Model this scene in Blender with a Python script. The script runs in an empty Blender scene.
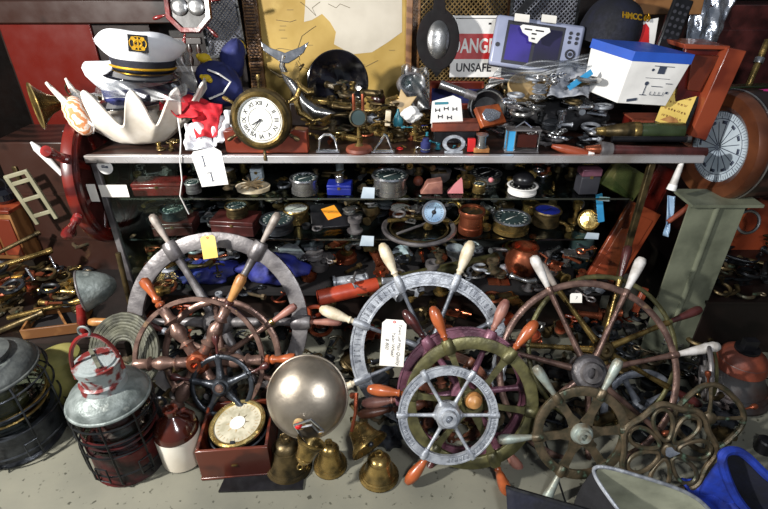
import bpy, math, random
from mathutils import Vector, Matrix, Euler
C = bpy.context.scene.collection
PI = math.pi
R = math.radians
rnd = random.Random(7)
# ---------------------------------------------------------------- camera
CAMZ, PITCH, FP = 1.6, R(30.7), 500.0
def P(px, py, Y):
    """world point seen at photo pixel (px,py) on the upright plane y = Y"""
    u = (px - 384) / FP; v = (254.5 - py) / FP
    dy = math.cos(PITCH) + v * math.sin(PITCH); dz = -math.sin(PITCH) + v * math.cos(PITCH)
    return Vector((u * Y / dy, Y, CAMZ + dz * Y / dy))
def PZ(px, py, z):
    u = (px - 384) / FP; v = (254.5 - py) / FP
    dy = math.cos(PITCH) + v * math.sin(PITCH); dz = -math.sin(PITCH) + v * math.cos(PITCH)
    t = (z - CAMZ) / dz
    return Vector((u * t, dy * t, z))
def S(p):
    """metres per photo pixel at world point p"""
    return (p.y * math.cos(PITCH) + (CAMZ - p.z) * math.sin(PITCH)) / FP
cd = bpy.data.cameras.new('camera'); cam = bpy.data.objects.new('camera', cd); C.objects.link(cam)
cd.sensor_width = 36; cd.lens = 36 * FP / 768; cd.clip_start = .05
cam.location = (0, 0, CAMZ); cam.rotation_euler = (PI / 2 - PITCH, 0, 0)
bpy.context.scene.camera = cam
# ---------------------------------------------------------------- matrices
def T(x=0, y=0, z=0):
    return Matrix.Translation(x if isinstance(x, Vector) else (x, y, z))
def RX(a): return Matrix.Rotation(R(a), 4, 'X')
def RY(a): return Matrix.Rotation(R(a), 4, 'Y')
def RZ(a): return Matrix.Rotation(R(a), 4, 'Z')
def SC(x, y=None, z=None):
    y = x if y is None else y; z = x if z is None else z
    return Matrix.Diagonal((x, y, z, 1))
def ALONG(a, b):
    """matrix taking local +Z from a towards b, origin at a"""
    d = (b - a); q = d.to_track_quat('Z', 'Y')
    return T(a) @ q.to_matrix().to_4x4()
# ---------------------------------------------------------------- materials
def lin(h):
    c = [int(h[i:i + 2], 16) / 255 for i in (0, 2, 4)]
    return tuple((x / 12.92 if x <= .04045 else ((x + .055) / 1.055) ** 2.4) for x in c) + (1,)
MATS = {}
def mk(name, c1, c2=None, metal=0., rough=.5, scale=12., bump=.15, lo=.4, hi=.62, wave=0, trans=0., alpha=1., coat=0., c3=None, det=6.):
    m = bpy.data.materials.new(name); m.use_nodes = True
    nt = m.node_tree; nd = nt.nodes; L = nt.links; b = nd['Principled BSDF']
    b.inputs['Metallic'].default_value = metal; b.inputs['Roughness'].default_value = rough
    b.inputs['Transmission Weight'].default_value = trans; b.inputs['Alpha'].default_value = alpha
    b.inputs['Coat Weight'].default_value = coat; b.inputs['Coat Roughness'].default_value = .12
    tc = nd.new('ShaderNodeTexCoord'); n = nd.new('ShaderNodeTexNoise')
    n.inputs['Scale'].default_value = scale; n.inputs['Detail'].default_value = det
    L.new(tc.outputs['Object'], n.inputs['Vector'])
    src = n.outputs['Fac']
    if wave:
        w = nd.new('ShaderNodeTexWave'); w.inputs['Scale'].default_value = wave; w.inputs['Distortion'].default_value = 6
        w.inputs['Detail'].default_value = 3; w.bands_direction = 'Y'
        L.new(tc.outputs['Object'], w.inputs['Vector']); src = w.outputs['Fac']
    r = nd.new('ShaderNodeValToRGB'); r.color_ramp.elements[0].position = lo; r.color_ramp.elements[1].position = hi
    r.color_ramp.elements[0].color = lin(c1); r.color_ramp.elements[1].color = lin(c2 or c1)
    if c3:
        e = r.color_ramp.elements.new(min(.98, hi + .12)); e.color = lin(c3)
    L.new(src, r.inputs['Fac']); L.new(r.outputs['Color'], b.inputs['Base Color'])
    if bump:
        n2 = nd.new('ShaderNodeTexNoise'); n2.inputs['Scale'].default_value = scale * 4; n2.inputs['Detail'].default_value = 4
        L.new(tc.outputs['Object'], n2.inputs['Vector'])
        bm = nd.new('ShaderNodeBump'); bm.inputs['Strength'].default_value = bump; bm.inputs['Distance'].default_value = .01
        L.new(n2.outputs['Fac'], bm.inputs['Height']); L.new(bm.outputs['Normal'], b.inputs['Normal'])
        ma = nd.new('ShaderNodeMath'); ma.operation = 'MULTIPLY_ADD'; ma.inputs[1].default_value = .3; ma.inputs[2].default_value = max(.03, rough - .15)
        L.new(n2.outputs['Fac'], ma.inputs[0]); L.new(ma.outputs[0], b.inputs['Roughness'])
    MATS[name] = m
    return m
mk('brass', 'AE9258', '5E5030', .85, .3, 20)
mk('brass_bright', 'D8C080', 'A08448', .85, .2, 25, .08)
mk('brass_dark', '6A5A3C', '302A1C', .75, .4, 18)
mk('olive_brass', '686440', '44412A', .45, .42, 20)
mk('bronze', '665844', '3E3C2E', .5, .42, 26, c3='6E8A74')
mk('bronze_purple', '8A6E62', '5C4640', .6, .36, 22, c3='A48868')
mk('verdigris', '9AA49C', '6E5E48', .4, .45, 18, c3='B8C8C0')
mk('aluminium', 'A6AAB0', '7C8088', .4, .45, 30, .2)
mk('alu_dark', '767A82', '4E525A', .4, .45, 30)
mk('pewter', '7E7A7A', '504C4E', .5, .45, 14, .2)
mk('steel', 'B8B8B8', '8A8884', .9, .28, 12, .1)
mk('gong', 'A49A8C', '766E62', .8, .36, 7, .12, c3='8A6E48')
mk('chrome', 'E4E6EA', 'B8BCC4', .95, .15, 10, .04)
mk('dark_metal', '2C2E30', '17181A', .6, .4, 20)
mk('gunmetal', '4A4E54', '2A2C30', .7, .35, 20)
mk('galv', '868E8C', '58605E', .35, .5, 18, .3, c3='A8ACA6')
mk('galv_dark', '5E6260', '34383A', .35, .5, 14, .25, c3='7E8480')
mk('galv_red', '8E9696', '6A2422', .25, .5, 24, .25, .5, .6)
mk('red_black', '4E0F10', '1C1818', .2, .45, 12, .2)
mk('red_paint', '7E2220', '4E1412', 0, .3, 12, .1, coat=.5)
mk('purple_paint', '7A5060', '55323E', .25, .4, 16, .2)
mk('maroon_wood', '4A2220', '301412', 0, .35, 16, .1, coat=.3)
mk('wood_pale', 'C8AE86', 'A88A60', 0, .5, 25, .15)
mk('wood_cream', 'D8CCB4', 'B8A88A', 0, .5, 25, .15)
mk('wood_white', 'D0CCC8', 'A8A29A', 0, .5, 25, .15)
mk('wood_orange', 'A4542C', '763618', 0, .35, 16, .08, coat=.3)
mk('wood_tan', 'B0804A', '8A5A30', 0, .4, 20, .1)
mk('wood_brown', '6A4030', '462818', 0, .4, 20, .1)
mk('wood_pink', '9A6A5C', '6E4640', 0, .45, 20, .1)
mk('wood_grey', '9A9088', '6E645C', 0, .5, 25, .15)
mk('wood_dark', '34201A', '1E120E', 0, .35, 3, .05, .3, .7, wave=4)
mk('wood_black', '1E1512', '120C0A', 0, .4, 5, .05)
mk('mahogany', '5E2818', '3C160E', 0, .32, 3, .05, .25, .75, wave=5, coat=.3)
mk('mahogany_red', '5E1810', '3C0C0A', 0, .3, 3, .05, .25, .75, wave=3, coat=.4)
mk('wood_redorange', '8E4026', '642616', 0, .35, 3, .05, .25, .75, wave=4, coat=.2)
mk('wood_oak', '8A6038', '6A4424', 0, .45, 3, .08, .25, .75, wave=6)
mk('copper', 'B4684A', '7E3E28', .85, .3, 10, .1)
mk('rust', '86402A', '5A2C20', .1, .6, 10, .2)
mk('bell_blue', '585656', '4A3630', .4, .5, 7, .2, c3='6E4634')
mk('white', 'ECEAE6', 'DAD8D4', 0, .5, 8, .03)
mk('white_cloth', 'E8E8EA', 'D4D6DC', 0, .8, 8, .1)
mk('shell_white', 'EAE4DA', 'D2C8B8', 0, .4, 10, .08)
mk('paper', 'E8E4DC', 'DAD6CC', 0, .8, 6, .03)
mk('paper_yellow', 'E0C46A', 'CDB058', 0, .8, 6, .03)
mk('note_orange', 'F09A20', 'E88C18', 0, .7, 6, .02)
mk('ink', '1E1C22', None, 0, .6, 6, 0)
mk('ink_blue', '3A4254', None, 0, .6, 6, 0)
mk('red', 'C81E22', 'B01818', 0, .5, 8, .05)
mk('red_cloth', 'C81C2A', '9E1420', 0, .8, 10, .15)
mk('navy', '0F1224', '090B16', 0, .8, 20, .15)
mk('navy_blue', '1E2660', '151A44', 0, .75, 12, .15)
mk('blue_cloth', '20287E', '141A52', 0, .7, 16, .2)
mk('royal', '16349A', '102470', 0, .75, 20, .15)
mk('blue_box', '2A56B8', '224AA4', 0, .45, 8, .02)
mk('blue_bright', '3E9ACC', '2E82B4', 0, .4, 8, .02)
mk('deep_blue', '1E2C8E', '16206E', 0, .35, 8, .02)
mk('teal', '2E7A8A', '1E5E6C', 0, .4, 8, .05)
mk('black', '0E0E10', '16161A', 0, .35, 8, .05)
mk('black_gloss', '08080C', '101018', 0, .08, 8, 0, coat=1)
mk('black_cloth', '121216', '1C1C20', 0, .85, 20, .15)
mk('velvet', '0C0A0C', '140E10', 0, .95, 10, .1)
mk('gold', 'E0B02E', 'C08E1E', .6, .35, 20, .05)
mk('yellow', 'D8B81E', 'C0A018', 0, .6, 8, .05)
mk('dial', 'DCDCD4', 'C4C4BC', 0, .4, 6, .02)
mk('dial_cream', 'B8B29E', '9A947E', 0, .35, 30, .02)
mk('dial_blue', '9AB4CC', '6A88A8', 0, .3, 8, .02)
mk('dial_dark', '3A4A4A', '202A2C', 0, .2, 8, .02)
mk('dial_pale', 'BCC8D0', '9CAAB6', 0, .35, 8, .02)
mk('red_sleeve', 'B4462C', '92301C', 0, .4, 8, .08)
mk('ring_wood', '6E4028', '482616', .2, .35, 6, .08, coat=.3)
mk('stoneware', 'DCD6C8', 'C8BEAC', 0, .35, 6, .08)
mk('glaze_brown', '40180E', '260E0A', 0, .1, 6, .03, coat=.8)
mk('map_paper', 'B89A50', '9E8038', 0, .6, 3, .03, c3='C8AE68')
mk('map_lit_land', 'C8C0B0', 'B8B0A0', 0, .6, 4, .03)
mk('map_ink', '5E5238', None, 0, .7, 4, 0)
mk('frame_gold', '7A5630', '4A3018', .1, .4, 30, .3)
mk('mesh_tan', '8A7248', '5E4C2E', .3, .5, 20, .1)
mk('mesh_grey', '7E8088', '5A5C66', .3, .5, 20, .1)
mk('plastic_grey', '9AA0B8', '8A90A8', 0, .35, 8, .02)
mk('plastic_dark', '3A3A40', '2A2A30', 0, .4, 8, .02)
mk('screen', '1A1440', '0E0C24', 0, .5, 4, 0)
mk('screen_violet', '3A2E8E', '221A5E', 0, .5, 4, 0)
mk('tan', 'B49A6E', '9A8056', 0, .5, 8, .05)
mk('pink', 'D88A8E', 'C07478', 0, .5, 8, .05)
mk('magenta', 'D83A8E', 'C02E7C', 0, .5, 8, .05)
mk('green_glaze', '333E26', '232C18', 0, .25, 10, .05, coat=.4)
mk('olive_paint', '8A844C', '6A6838', 0, .5, 10, .1)
mk('beam', '7C806C', '5C6050', .1, .5, 6, .15, c3='8A8E78')
mk('rope', '5E5E50', '3C3C34', .2, .6, 20, .3)
mk('orange_shell', 'D88A5A', 'ECD8C8', 0, .35, 3, .05, .4, .6, wave=30)
mk('foil', 'D8DCE4', 'A8AEB8', .9, .25, 12, .3)
mk('cream_plastic', '8E8A72', '76725C', 0, .45, 8, .05)
mk('aluminium_strip', 'D8D6D8', 'A8A09A', .6, .3, 5, .1)
mk('newsprint', 'A8AAB0', '7E828C', 0, .8, 40, .03)
mk('lining', 'B4B6A0', '8E907E', .3, .35, 8, .12)
def clear(name, tint, fac, rough=.03, ior=1.5):
    m = bpy.data.materials.new(name); m.use_nodes = True; nt = m.node_tree; nd = nt.nodes; nd.clear(); L = nt.links
    out = nd.new('ShaderNodeOutputMaterial'); tr = nd.new('ShaderNodeBsdfTransparent'); gl = nd.new('ShaderNodeBsdfGlossy')
    tr.inputs[0].default_value = lin(tint); gl.inputs['Roughness'].default_value = rough
    lw = nd.new('ShaderNodeLayerWeight'); lw.inputs[0].default_value = .5
    fr = nd.new('ShaderNodeMath'); fr.operation = 'POWER'; fr.inputs[1].default_value = 4; L.new(lw.outputs['Facing'], fr.inputs[0])
    ad = nd.new('ShaderNodeMath'); ad.operation = 'MULTIPLY_ADD'; ad.inputs[1].default_value = .5; ad.inputs[2].default_value = fac
    mx = nd.new('ShaderNodeMixShader')
    L.new(fr.outputs[0], ad.inputs[0]); L.new(ad.outputs[0], mx.inputs[0]); L.new(tr.outputs[0], mx.inputs[1]); L.new(gl.outputs[0], mx.inputs[2]); L.new(mx.outputs[0], out.inputs[0])
    MATS[name] = m
clear('glass', 'F0F8F5', .025); clear('lens_glass', 'C8D0C8', .08, .08)
clear('glass_edge', '3E8A76', .3, .1); clear('plastic_film', 'ECEEF0', .12, .42)
# concrete floor
def floor_mat():
    m = mk('concrete', '7C7A6C', '5C5C52', 0, .55, 2.6, .12, .35, .7, c3='8A887A')
    nt = m.node_tree; nd = nt.nodes; L = nt.links; b = nd['Principled BSDF']; old = b.inputs['Base Color'].links[0].from_socket
    tc = nd.new('ShaderNodeTexCoord'); v = nd.new('ShaderNodeTexNoise'); v.inputs['Scale'].default_value = 45; v.inputs['Detail'].default_value = 2
    L.new(tc.outputs['Object'], v.inputs['Vector'])
    rp = nd.new('ShaderNodeValToRGB'); rp.color_ramp.elements[0].position = .28; rp.color_ramp.elements[1].position = .36
    rp.color_ramp.elements[0].color = (.25, .25, .22, 1); rp.color_ramp.elements[1].color = (1, 1, 1, 1)
    mx = nd.new('ShaderNodeMix'); mx.data_type = 'RGBA'; mx.blend_type = 'MULTIPLY'; mx.inputs[0].default_value = 1
    L.new(v.outputs['Fac'], rp.inputs['Fac']); L.new(old, mx.inputs[6]); L.new(rp.outputs['Color'], mx.inputs[7]); L.new(mx.outputs[2], b.inputs['Base Color'])
floor_mat()
# ---------------------------------------------------------------- mesh builder
GLY = {}
class G:
    def __init__(s): s.v = []; s.f = []; s.m = []; s.mi = 0
    def add(s, vs, fs, M=None):
        k = len(s.v)
        for v in vs:
            v = Vector(v); s.v.append(M @ v if M is not None else v)
        for f in fs: s.f.append(tuple(i + k for i in f)); s.m.append(s.mi)
        return s
    def box(s, x, y, z, M=None):
        x /= 2; y /= 2; z /= 2
        vs = [(a * x, b * y, c * z) for a in (-1, 1) for b in (-1, 1) for c in (-1, 1)]
        return s.add(vs, [(0, 1, 3, 2), (4, 6, 7, 5), (0, 4, 5, 1), (2, 3, 7, 6), (0, 2, 6, 4), (1, 5, 7, 3)], M)
    def lathe(s, prof, n=20, M=None, sx=1, sy=1):
        """profile of (r,z) from bottom to top; capped where r > 0 at an end"""
        vs = []; fs = []
        for r, z in prof:
            r = max(r, 1e-5)
            vs += [(r * sx * math.cos(2 * PI * i / n), r * sy * math.sin(2 * PI * i / n), z) for i in range(n)]
        for j in range(len(prof) - 1):
            for i in range(n):
                a = j * n + i; b = j * n + (i + 1) % n
                fs.append((a, b, b + n, a + n))
        if prof[0][0] > 1e-4: fs.append(tuple(range(n - 1, -1, -1)))
        if prof[-1][0] > 1e-4: fs.append(tuple(range((len(prof) - 1) * n, len(prof) * n)))
        return s.add(vs, fs, M)
    def cyl(s, r, h, M=None, n=16, r2=None):
        return s.lathe([(r, -h / 2), (r if r2 is None else r2, h / 2)], n, M)
    def ring(s, prof, n=40, M=None, sx=1, sy=1):
        """closed (r,z) profile swept around z"""
        k = len(prof); vs = []; fs = []
        for i in range(n):
            a = 2 * PI * i / n
            vs += [(r * sx * math.cos(a), r * sy * math.sin(a), z) for r, z in prof]
        for i in range(n):
            for j in range(k):
                fs.append((i * k + j, ((i + 1) % n) * k + j, ((i + 1) % n) * k + (j + 1) % k, i * k + (j + 1) % k))
        return s.add(vs, fs, M)
    def torus(s, Rr, r, n=36, k=8, M=None, sx=1, sy=1):
        return s.ring([(Rr + r * math.cos(2 * PI * j / k), r * math.sin(2 * PI * j / k)) for j in range(k)], n, M, sx, sy)
    def tube(s, pts, r, n=8, closed=False, M=None):
        pts = [Vector(p) for p in pts]; k = len(pts); vs = []; fs = []
        rs = r if isinstance(r, (list, tuple)) else [r] * k
        up = None
        for i, p in enumerate(pts):
            if closed: d = pts[(i + 1) % k] - pts[i - 1]
            else: d = pts[min(i + 1, k - 1)] - pts[max(i - 1, 0)]
            d = d.normalized() if d.length > 1e-9 else Vector((0, 0, 1))
            if up is None: up = d.orthogonal().normalized()
            up = (up - d * up.dot(d)); up = up.normalized() if up.length > 1e-6 else d.orthogonal().normalized()
            w = d.cross(up)
            for j in range(n):
                a = 2 * PI * j / n; vs.append(p + (up * math.cos(a) + w * math.sin(a)) * rs[i])
        for i in range(k if closed else k - 1):
            for j in range(n):
                a = i * n + j; b = i * n + (j + 1) % n; c = ((i + 1) % k) * n
                fs.append((a, b, c + (j + 1) % n, c + j))
        if not closed: fs.append(tuple(range(n - 1, -1, -1))); fs.append(tuple(range((k - 1) * n, k * n)))
        return s.add(vs, fs, M)
    def prism(s, out, h, M=None):
        k = len(out); vs = [(x, y, -h / 2) for x, y in out] + [(x, y, h / 2) for x, y in out]
        fs = [tuple(range(k - 1, -1, -1)), tuple(range(k, 2 * k))] + [(i, (i + 1) % k, (i + 1) % k + k, i + k) for i in range(k)]
        return s.add(vs, fs, M)
    def grid(s, fn, nu, nv, M=None, wrap=False):
        vs = [fn(i / (nu if wrap else nu - 1), j / (nv - 1)) for j in range(nv) for i in range(nu)]; fs = []
        for j in range(nv - 1):
            for i in range(nu if wrap else nu - 1):
                a = j * nu + i; b = j * nu + (i + 1) % nu
                fs.append((a, b, b + nu, a + nu))
        return s.add(vs, fs, M)
    def ball(s, r, M=None, n=12, sx=1, sy=1, sz=1):
        return s.lathe([(r * math.cos(a), r * math.sin(a) * sz) for a in [-PI / 2 + PI * i / (n // 2 + 1) for i in range(n // 2 + 2)]], n, M, sx, sy)
    def text(s, st, size, M=None, ext=.0006, align='CENTER', shear=0, bold=0):
        key = (st, size, ext, align, shear, bold)
        if key not in GLY:
            cu = bpy.data.curves.new('glyph', 'FONT'); cu.body = st; cu.size = size; cu.extrude = ext; cu.align_x = align; cu.align_y = 'CENTER'
            cu.shear = shear; cu.offset = bold; cu.resolution_u = 3
            ob = bpy.data.objects.new('glyph', cu); C.objects.link(ob); dg = bpy.context.evaluated_depsgraph_get(); dg.update()
            me = bpy.data.meshes.new_from_object(ob.evaluated_get(dg))
            GLY[key] = ([v.co.copy() for v in me.vertices], [tuple(p.vertices) for p in me.polygons])
            bpy.data.objects.remove(ob); bpy.data.curves.remove(cu); bpy.data.meshes.remove(me)
        return s.add(GLY[key][0], GLY[key][1], M)
    def mesh(s, name, mats, sharp=35):
        me = bpy.data.meshes.new(name); me.from_pydata([tuple(v) for v in s.v], [], s.f)
        for m in (mats if isinstance(mats, (list, tuple)) else [mats]): me.materials.append(MATS[m])
        if any(s.m): me.polygons.foreach_set('material_index', s.m)
        me.validate(); me.update()
        me.shade_smooth() if hasattr(me, 'shade_smooth') else None
        if sharp: me.set_sharp_from_angle(angle=R(sharp))
        return me
    def build(s, name, mats, parent=None, M=None, bevel=0, thick=0, sharp=35, sub=0):
        o = lnk(name, s.mesh(name, mats, sharp), parent, M)
        if thick:
            k = o.modifiers.new('thickness', 'SOLIDIFY'); k.thickness = thick; k.offset = 0
        if sub:
            k = o.modifiers.new('smooth', 'SUBSURF'); k.levels = k.render_levels = sub
        if bevel:
            k = o.modifiers.new('edge', 'BEVEL'); k.width = bevel; k.segments = 2; k.limit_method = 'ANGLE'; k.angle_limit = R(40)
        return o
def lnk(name, me, parent=None, M=None):
    o = bpy.data.objects.new(name, me); C.objects.link(o)
    if parent is not None: o.parent = parent
    if M is not None: o.matrix_basis = M
    return o
def tag(o, label, cat, group=None):
    o['label'] = label; o['category'] = cat
    if group: o['group'] = group
    return o
def thing(name, label, cat, M, group=None):
    o = bpy.data.objects.new(name, None); o.empty_display_size = .05; C.objects.link(o); o.matrix_basis = M
    return tag(o, label, cat, group)
def struct(o): o['kind'] = 'structure'; return o
def dup(root, M, label, group=None):
    r = root.copy(); C.objects.link(r); r.matrix_basis = M; r['label'] = label
    if group: r['group'] = group
    for ch in root.children:
        c = ch.copy(); C.objects.link(c); c.parent = r
        for g in ch.children:
            d = g.copy(); C.objects.link(d); d.parent = c
    return r
# ================================================================ setting
g = G().box(7, 6, .1, T(0, 1.8, -.05)); struct(g.build('floor', 'concrete'))
g = G()
for x in (.62, -1.5, 1.62): g.box(.006, 6, .002, T(x, 1.8, .0005))
g.box(7, .006, .002, T(0, 1.62, .0005)); struct(g.build('trim_1', 'dark_metal'))
struct(G().box(7, .1, 2.8, T(0, 3.75, 1.4)).build('wall_back', 'wood_black'))
struct(G().box(.1, 6, 2.8, T(-3.45, 1.8, 1.4)).build('wall_left', 'wood_black'))
struct(G().box(.1, 6, 2.8, T(3.45, 1.8, 1.4)).build('wall_right', 'wood_black'))
# ================================================================ display case
CT, S1, S2, DK, CF, CB = .95, .747, .555, .30, 1.85, 2.52
XL, XR = P(88, 157, CF).x, P(656, 165, CF).x
cw = XR - XL; cx = (XL + XR) / 2
case = thing('display_case', 'long glass shelved display case carrying the heap of nautical items', 'display case', T(cx, (CF + CB) / 2, 0))
def loc(x, y, z): return T(x - cx, y - (CF + CB) / 2, z)
XT = P(700, 158, CF).x
G().box(XT - XL, CB - CF, .02, loc((XL + XT) / 2, (CF + CB) / 2, CT - .011)).build('top', 'wood_dark', case, bevel=.002)
o = G().box(XT - XL + .01, .022, .03, loc((XL + XT) / 2, CF - .011, CT - .014)).build('front_trim', 'aluminium_strip', case, bevel=.003); o['label'] = 'bright metal strip along the front edge'
for x, m in ((XL + .012, 'pewter'), (XR - .012, 'brass_dark')):
    for y in (CF + .012, CB - .012):
        G().box(.024, .024, CT - .03, loc(x, y, (CT - .03) / 2)).build('corner_post', m, case, bevel=.003)
G().box(cw, .015, CT - .03, loc(cx, CB + .01, (CT - .03) / 2)).build('back_panel', 'velvet', case)
G().box(.006, CB - CF - .05, CT - DK - .04, loc(XL + .006, (CF + CB) / 2, (CT + DK) / 2)).build('side_pane', 'glass', case)
G().box(.006, CB - CF - .05, CT - DK - .04, loc(XR - .006, (CF + CB) / 2, (CT + DK) / 2)).build('side_pane', 'glass', case)
pn = G().box(.30, .006, CT - DK - .05, loc(XL + .18, CF + .004, (CT + DK) / 2)).build('sliding_pane', 'glass', case)
for z in (S1, S2):
    x1 = P(602, 200, CF).x if z == S2 else P(640, 200, CF).x
    g = G().box(x1 - XL - .03, CB - CF - .07, .008, loc((x1 + XL) / 2 + .01, (CF + CB) / 2 + .01, z - .0045)); sh = g.build('shelf', 'glass', case)
    G().box(x1 - XL - .03, .002, .008, loc((x1 + XL) / 2 + .01, CF + .044, z - .0045)).build('shelf_edge', 'glass_edge', sh)
    for x in (XL + .4, cx, XR - .4):
        G().box(.012, .03, .02, loc(x, CB - .02, z - .02)).build('shelf_bracket', 'steel', case)
G().box(cw - .02, CB - CF - .02, .02, loc(cx, (CF + CB) / 2, DK - .011)).build('deck', 'velvet', case)
G().box(cw - .03, CB - CF - .12, DK - .03, loc(cx, (CF + CB) / 2 + .05, (DK - .03) / 2)).build('plinth', 'wood_black', case)
# stickers on the pane
p = P(105, 167, CF - .003)
st = thing('round_sticker', 'round white sticker with a blue mark on the case glass', 'sticker', T(p) @ RX(90))
G().cyl(.030, .0015, n=28).build('backing', 'white', st)
G().box(.018, .006, .001, T(-.004, 0, .0012)).box(.008, .009, .001, T(.008, 0, .0012)).box(.012, .003, .001, T(-.006, .006, .0012)).build('mark', 'ink_blue', st)
p = P(114, 191, CF - .003)
tag(G().box(.112, .0015, .052).build('paper_label', 'paper', M=T(p)), 'blank white rectangular label stuck on the case glass', 'label')
p = P(93, 193, CF - .02)
tag(G().box(.035, .0015, .075).build('paper_label', 'paper', M=T(p)), 'narrow white slip beside the case corner post', 'label')
# ================================================================ ship wheels
HP = {  # handle profiles: (radius, length) as fractions
 'spindle': [(.30, 0), (.42, .05), (.40, .1), (.62, .14), (.5, .2), (.66, .3), (.92, .52), (.98, .68), (.84, .86), (.5, .97), (0, 1)],
 'plain': [(.45, 0), (.5, .1), (.7, .35), (.9, .65), (.95, .85), (.7, .96), (0, 1)],
 'turned': [(.4, 0), (.85, .05), (.85, .12), (.5, .16), (.8, .22), (.8, .28), (.55, .34), (.75, .6), (1, .8), (.9, .93), (0, 1)],
 'knob': [(.35, 0), (.35, .45), (.7, .6), (1, .78), (.8, .95), (0, 1)]}
def handle_mesh(kind, r, L, mat):
    return G().lathe([(a * r, b * L) for a, b in HP[kind]], 14).mesh('handle', mat, 50)
def wheel(name, label, px, py, Y, rim, rw, rt, n, rot, mats, hub=(16, 22), hand=None, lean=25, yaw=0, spoke=('rod', 4), style='flat', group=None, marks=0, skip=(), rimx=1.0, roll=0):
    """rim, rw, hub, spoke and handle sizes in photo pixels at the wheel's own distance; mats = rim, hub, spoke"""
    c = P(px, py, Y); s = S(c)
    M = T(c) @ RZ(yaw) @ RX(90 - lean)
    w = thing(name, label, 'ship wheel', M, group)
    Ro = rim * s; W = rw * s; t = rt
    if style == 'flat':
        pr = [(Ro - W, -t * .35), (Ro - W * .86, -t * .5), (Ro - W * .14, -t * .5), (Ro, -t * .35), (Ro, t * .5), (Ro - W * .14, t * .5), (Ro - W * .2, t * .36), (Ro - W * .8, t * .36), (Ro - W * .86, t * .5), (Ro - W, t * .5)]
    elif style == 'plain':
        pr = [(Ro - W, -t * .4), (Ro - W * .9, -t * .5), (Ro - W * .1, -t * .5), (Ro, -t * .4), (Ro, t * .4), (Ro - W * .1, t * .5), (Ro - W * .9, t * .5), (Ro - W, t * .4)]
    else:
        pr = [(Ro - W / 2 + W / 2 * math.cos(2 * PI * j / 10), t / 2 * math.sin(2 * PI * j / 10)) for j in range(10)]
    rm = G().ring(pr, 72).build('rim', mats[0], w)
    if marks:   # raised cast lettering-like dashes round the rim
        g = G(); q = random.Random(int(px))
        k = int(marks)
        for i in range(k):
            if (i // 9) % 3 == 2: continue
            a = 360 * i / k
            h = W * .42
            M2 = RZ(a) @ T(Ro - W * .5, 0, t * .42)
            u = q.random()
            g.box(h, .0018, .002, M2 @ T(0, -.002, 0))
            if u > .3: g.box(.0018, .005, .002, M2 @ T(h / 2 * (1 if u > .6 else -1) * .9, 0, 0))
            if u > .5: g.box(h, .0016, .002, M2 @ T(0, .0025, 0))
        o = g.build('cast_lettering', mats[1], rm, sharp=0)
    hr, hd = hub[0] * s, hub[1] * s
    G().lathe([(hr * .8, -hd * .45), (hr, -hd * .3), (hr, hd * .15), (hr * .82, hd * .3), (hr * .62, hd * .32), (hr * .55, hd * .5), (hr * .3, hd * .5), (hr * .28, hd * .2), (0, hd * .2)], 28).build('hub', mats[1], w)
    if len(hub) > 2:
        o = G().lathe([(hr * .5, 0), (hr * .5, .004), (hr * .3, .012), (0, .014)], 20, T(0, 0, hd * .4)).build('hub_cap', hub[2], w)
    k, sr = spoke[0], spoke[1] * s / 2
    a, b = hr * .7, Ro - W * .6
    L = b - a
    if k == 'rod': sg = G().lathe([(sr * 1.3, 0), (sr, L * .3), (sr * .8, L * .7), (sr * 1.1, L)], 10)
    elif k == 'ball': sg = G().lathe([(sr * 1.4, 0), (sr * 2.6, L * .04), (sr * 2.6, L * .1), (sr * 1.2, L * .16), (sr, L * .2), (sr * .85, L * .94), (sr * 1.7, L)], 12)
    elif k == 'turned': sg = G().lathe([(sr * 1.1, 0), (sr * 1.1, L * .2), (sr * 1.6, L * .24), (sr * .8, L * .3), (sr * 1.4, L * .45), (sr * 1.5, L * .55), (sr * .8, L * .68), (sr * 1.5, L * .74), (sr, L * .8), (sr * 1.1, L)], 12)
    elif k == 'flat': sg = G().prism([(-sr * 1.5, 0), (sr * 1.5, 0), (sr * .8, L * .4), (sr * .9, L * .8), (sr * 1.6, L), (-sr * 1.6, L), (-sr * .9, L * .8), (-sr * .8, L * .4)], t * .5, RX(90) @ SC(1, 1, 1))
    sm = sg.mesh('spoke', mats[2], 50)
    sk = min(sr * 1.9, W * .55); bg = G().lathe([(sk * .8, -.2 * W), (sk, 0), (sk, W * .8), (sk * .8, W * 1.05)], 12).mesh('spoke_socket', mats[0], 50) if (hand or style == 'flat') else None
    hms = {}
    for i in range(n):
        ang = rot + i * 360 / n
        A = RZ(ang - 90) @ RX(-90)          # +z of the part points outward at angle ang
        sp = lnk('spoke', sm, w, A @ T(0, 0, a))
        if bg: lnk('spoke_socket', bg, sp, T(0, 0, L - W * .3))
        if hand and i not in skip:
            hh = hand[i % len(hand)] if isinstance(hand, list) else hand
            if hh is None: continue
            if hh not in hms: hms[hh] = handle_mesh(hh[0], hh[1] * s * .45, hh[2] * s, hh[3])
            h = lnk('handle', hms[hh], w, A @ T(0, 0, Ro + W * .02))
            if len(hh) > 4 and hh[4]:
                G().lathe([(hh[1] * s * .30, 0), (hh[1] * s * .36, .003), (hh[1] * s * .36, .014), (hh[1] * s * .28, .017)], 14).build('ferrule', hh[4], h)
    return w
wheel('ship_helm', 'largest grey-rimmed ship wheel with a yellow tag, against the left of the case', 218, 322, 1.63, 90, 15, .022, 6, 0,
      ('pewter', 'pewter', 'pewter'), (15, 22), [('plain', 10, 34, 'wood_pink'), ('plain', 10, 36, 'wood_grey'), ('plain', 10, 34, 'wood_grey'), ('plain', 10, 40, 'wood_tan', 'pewter')], spoke=('rod', 9), style='plain', skip=(4, 5))
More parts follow.
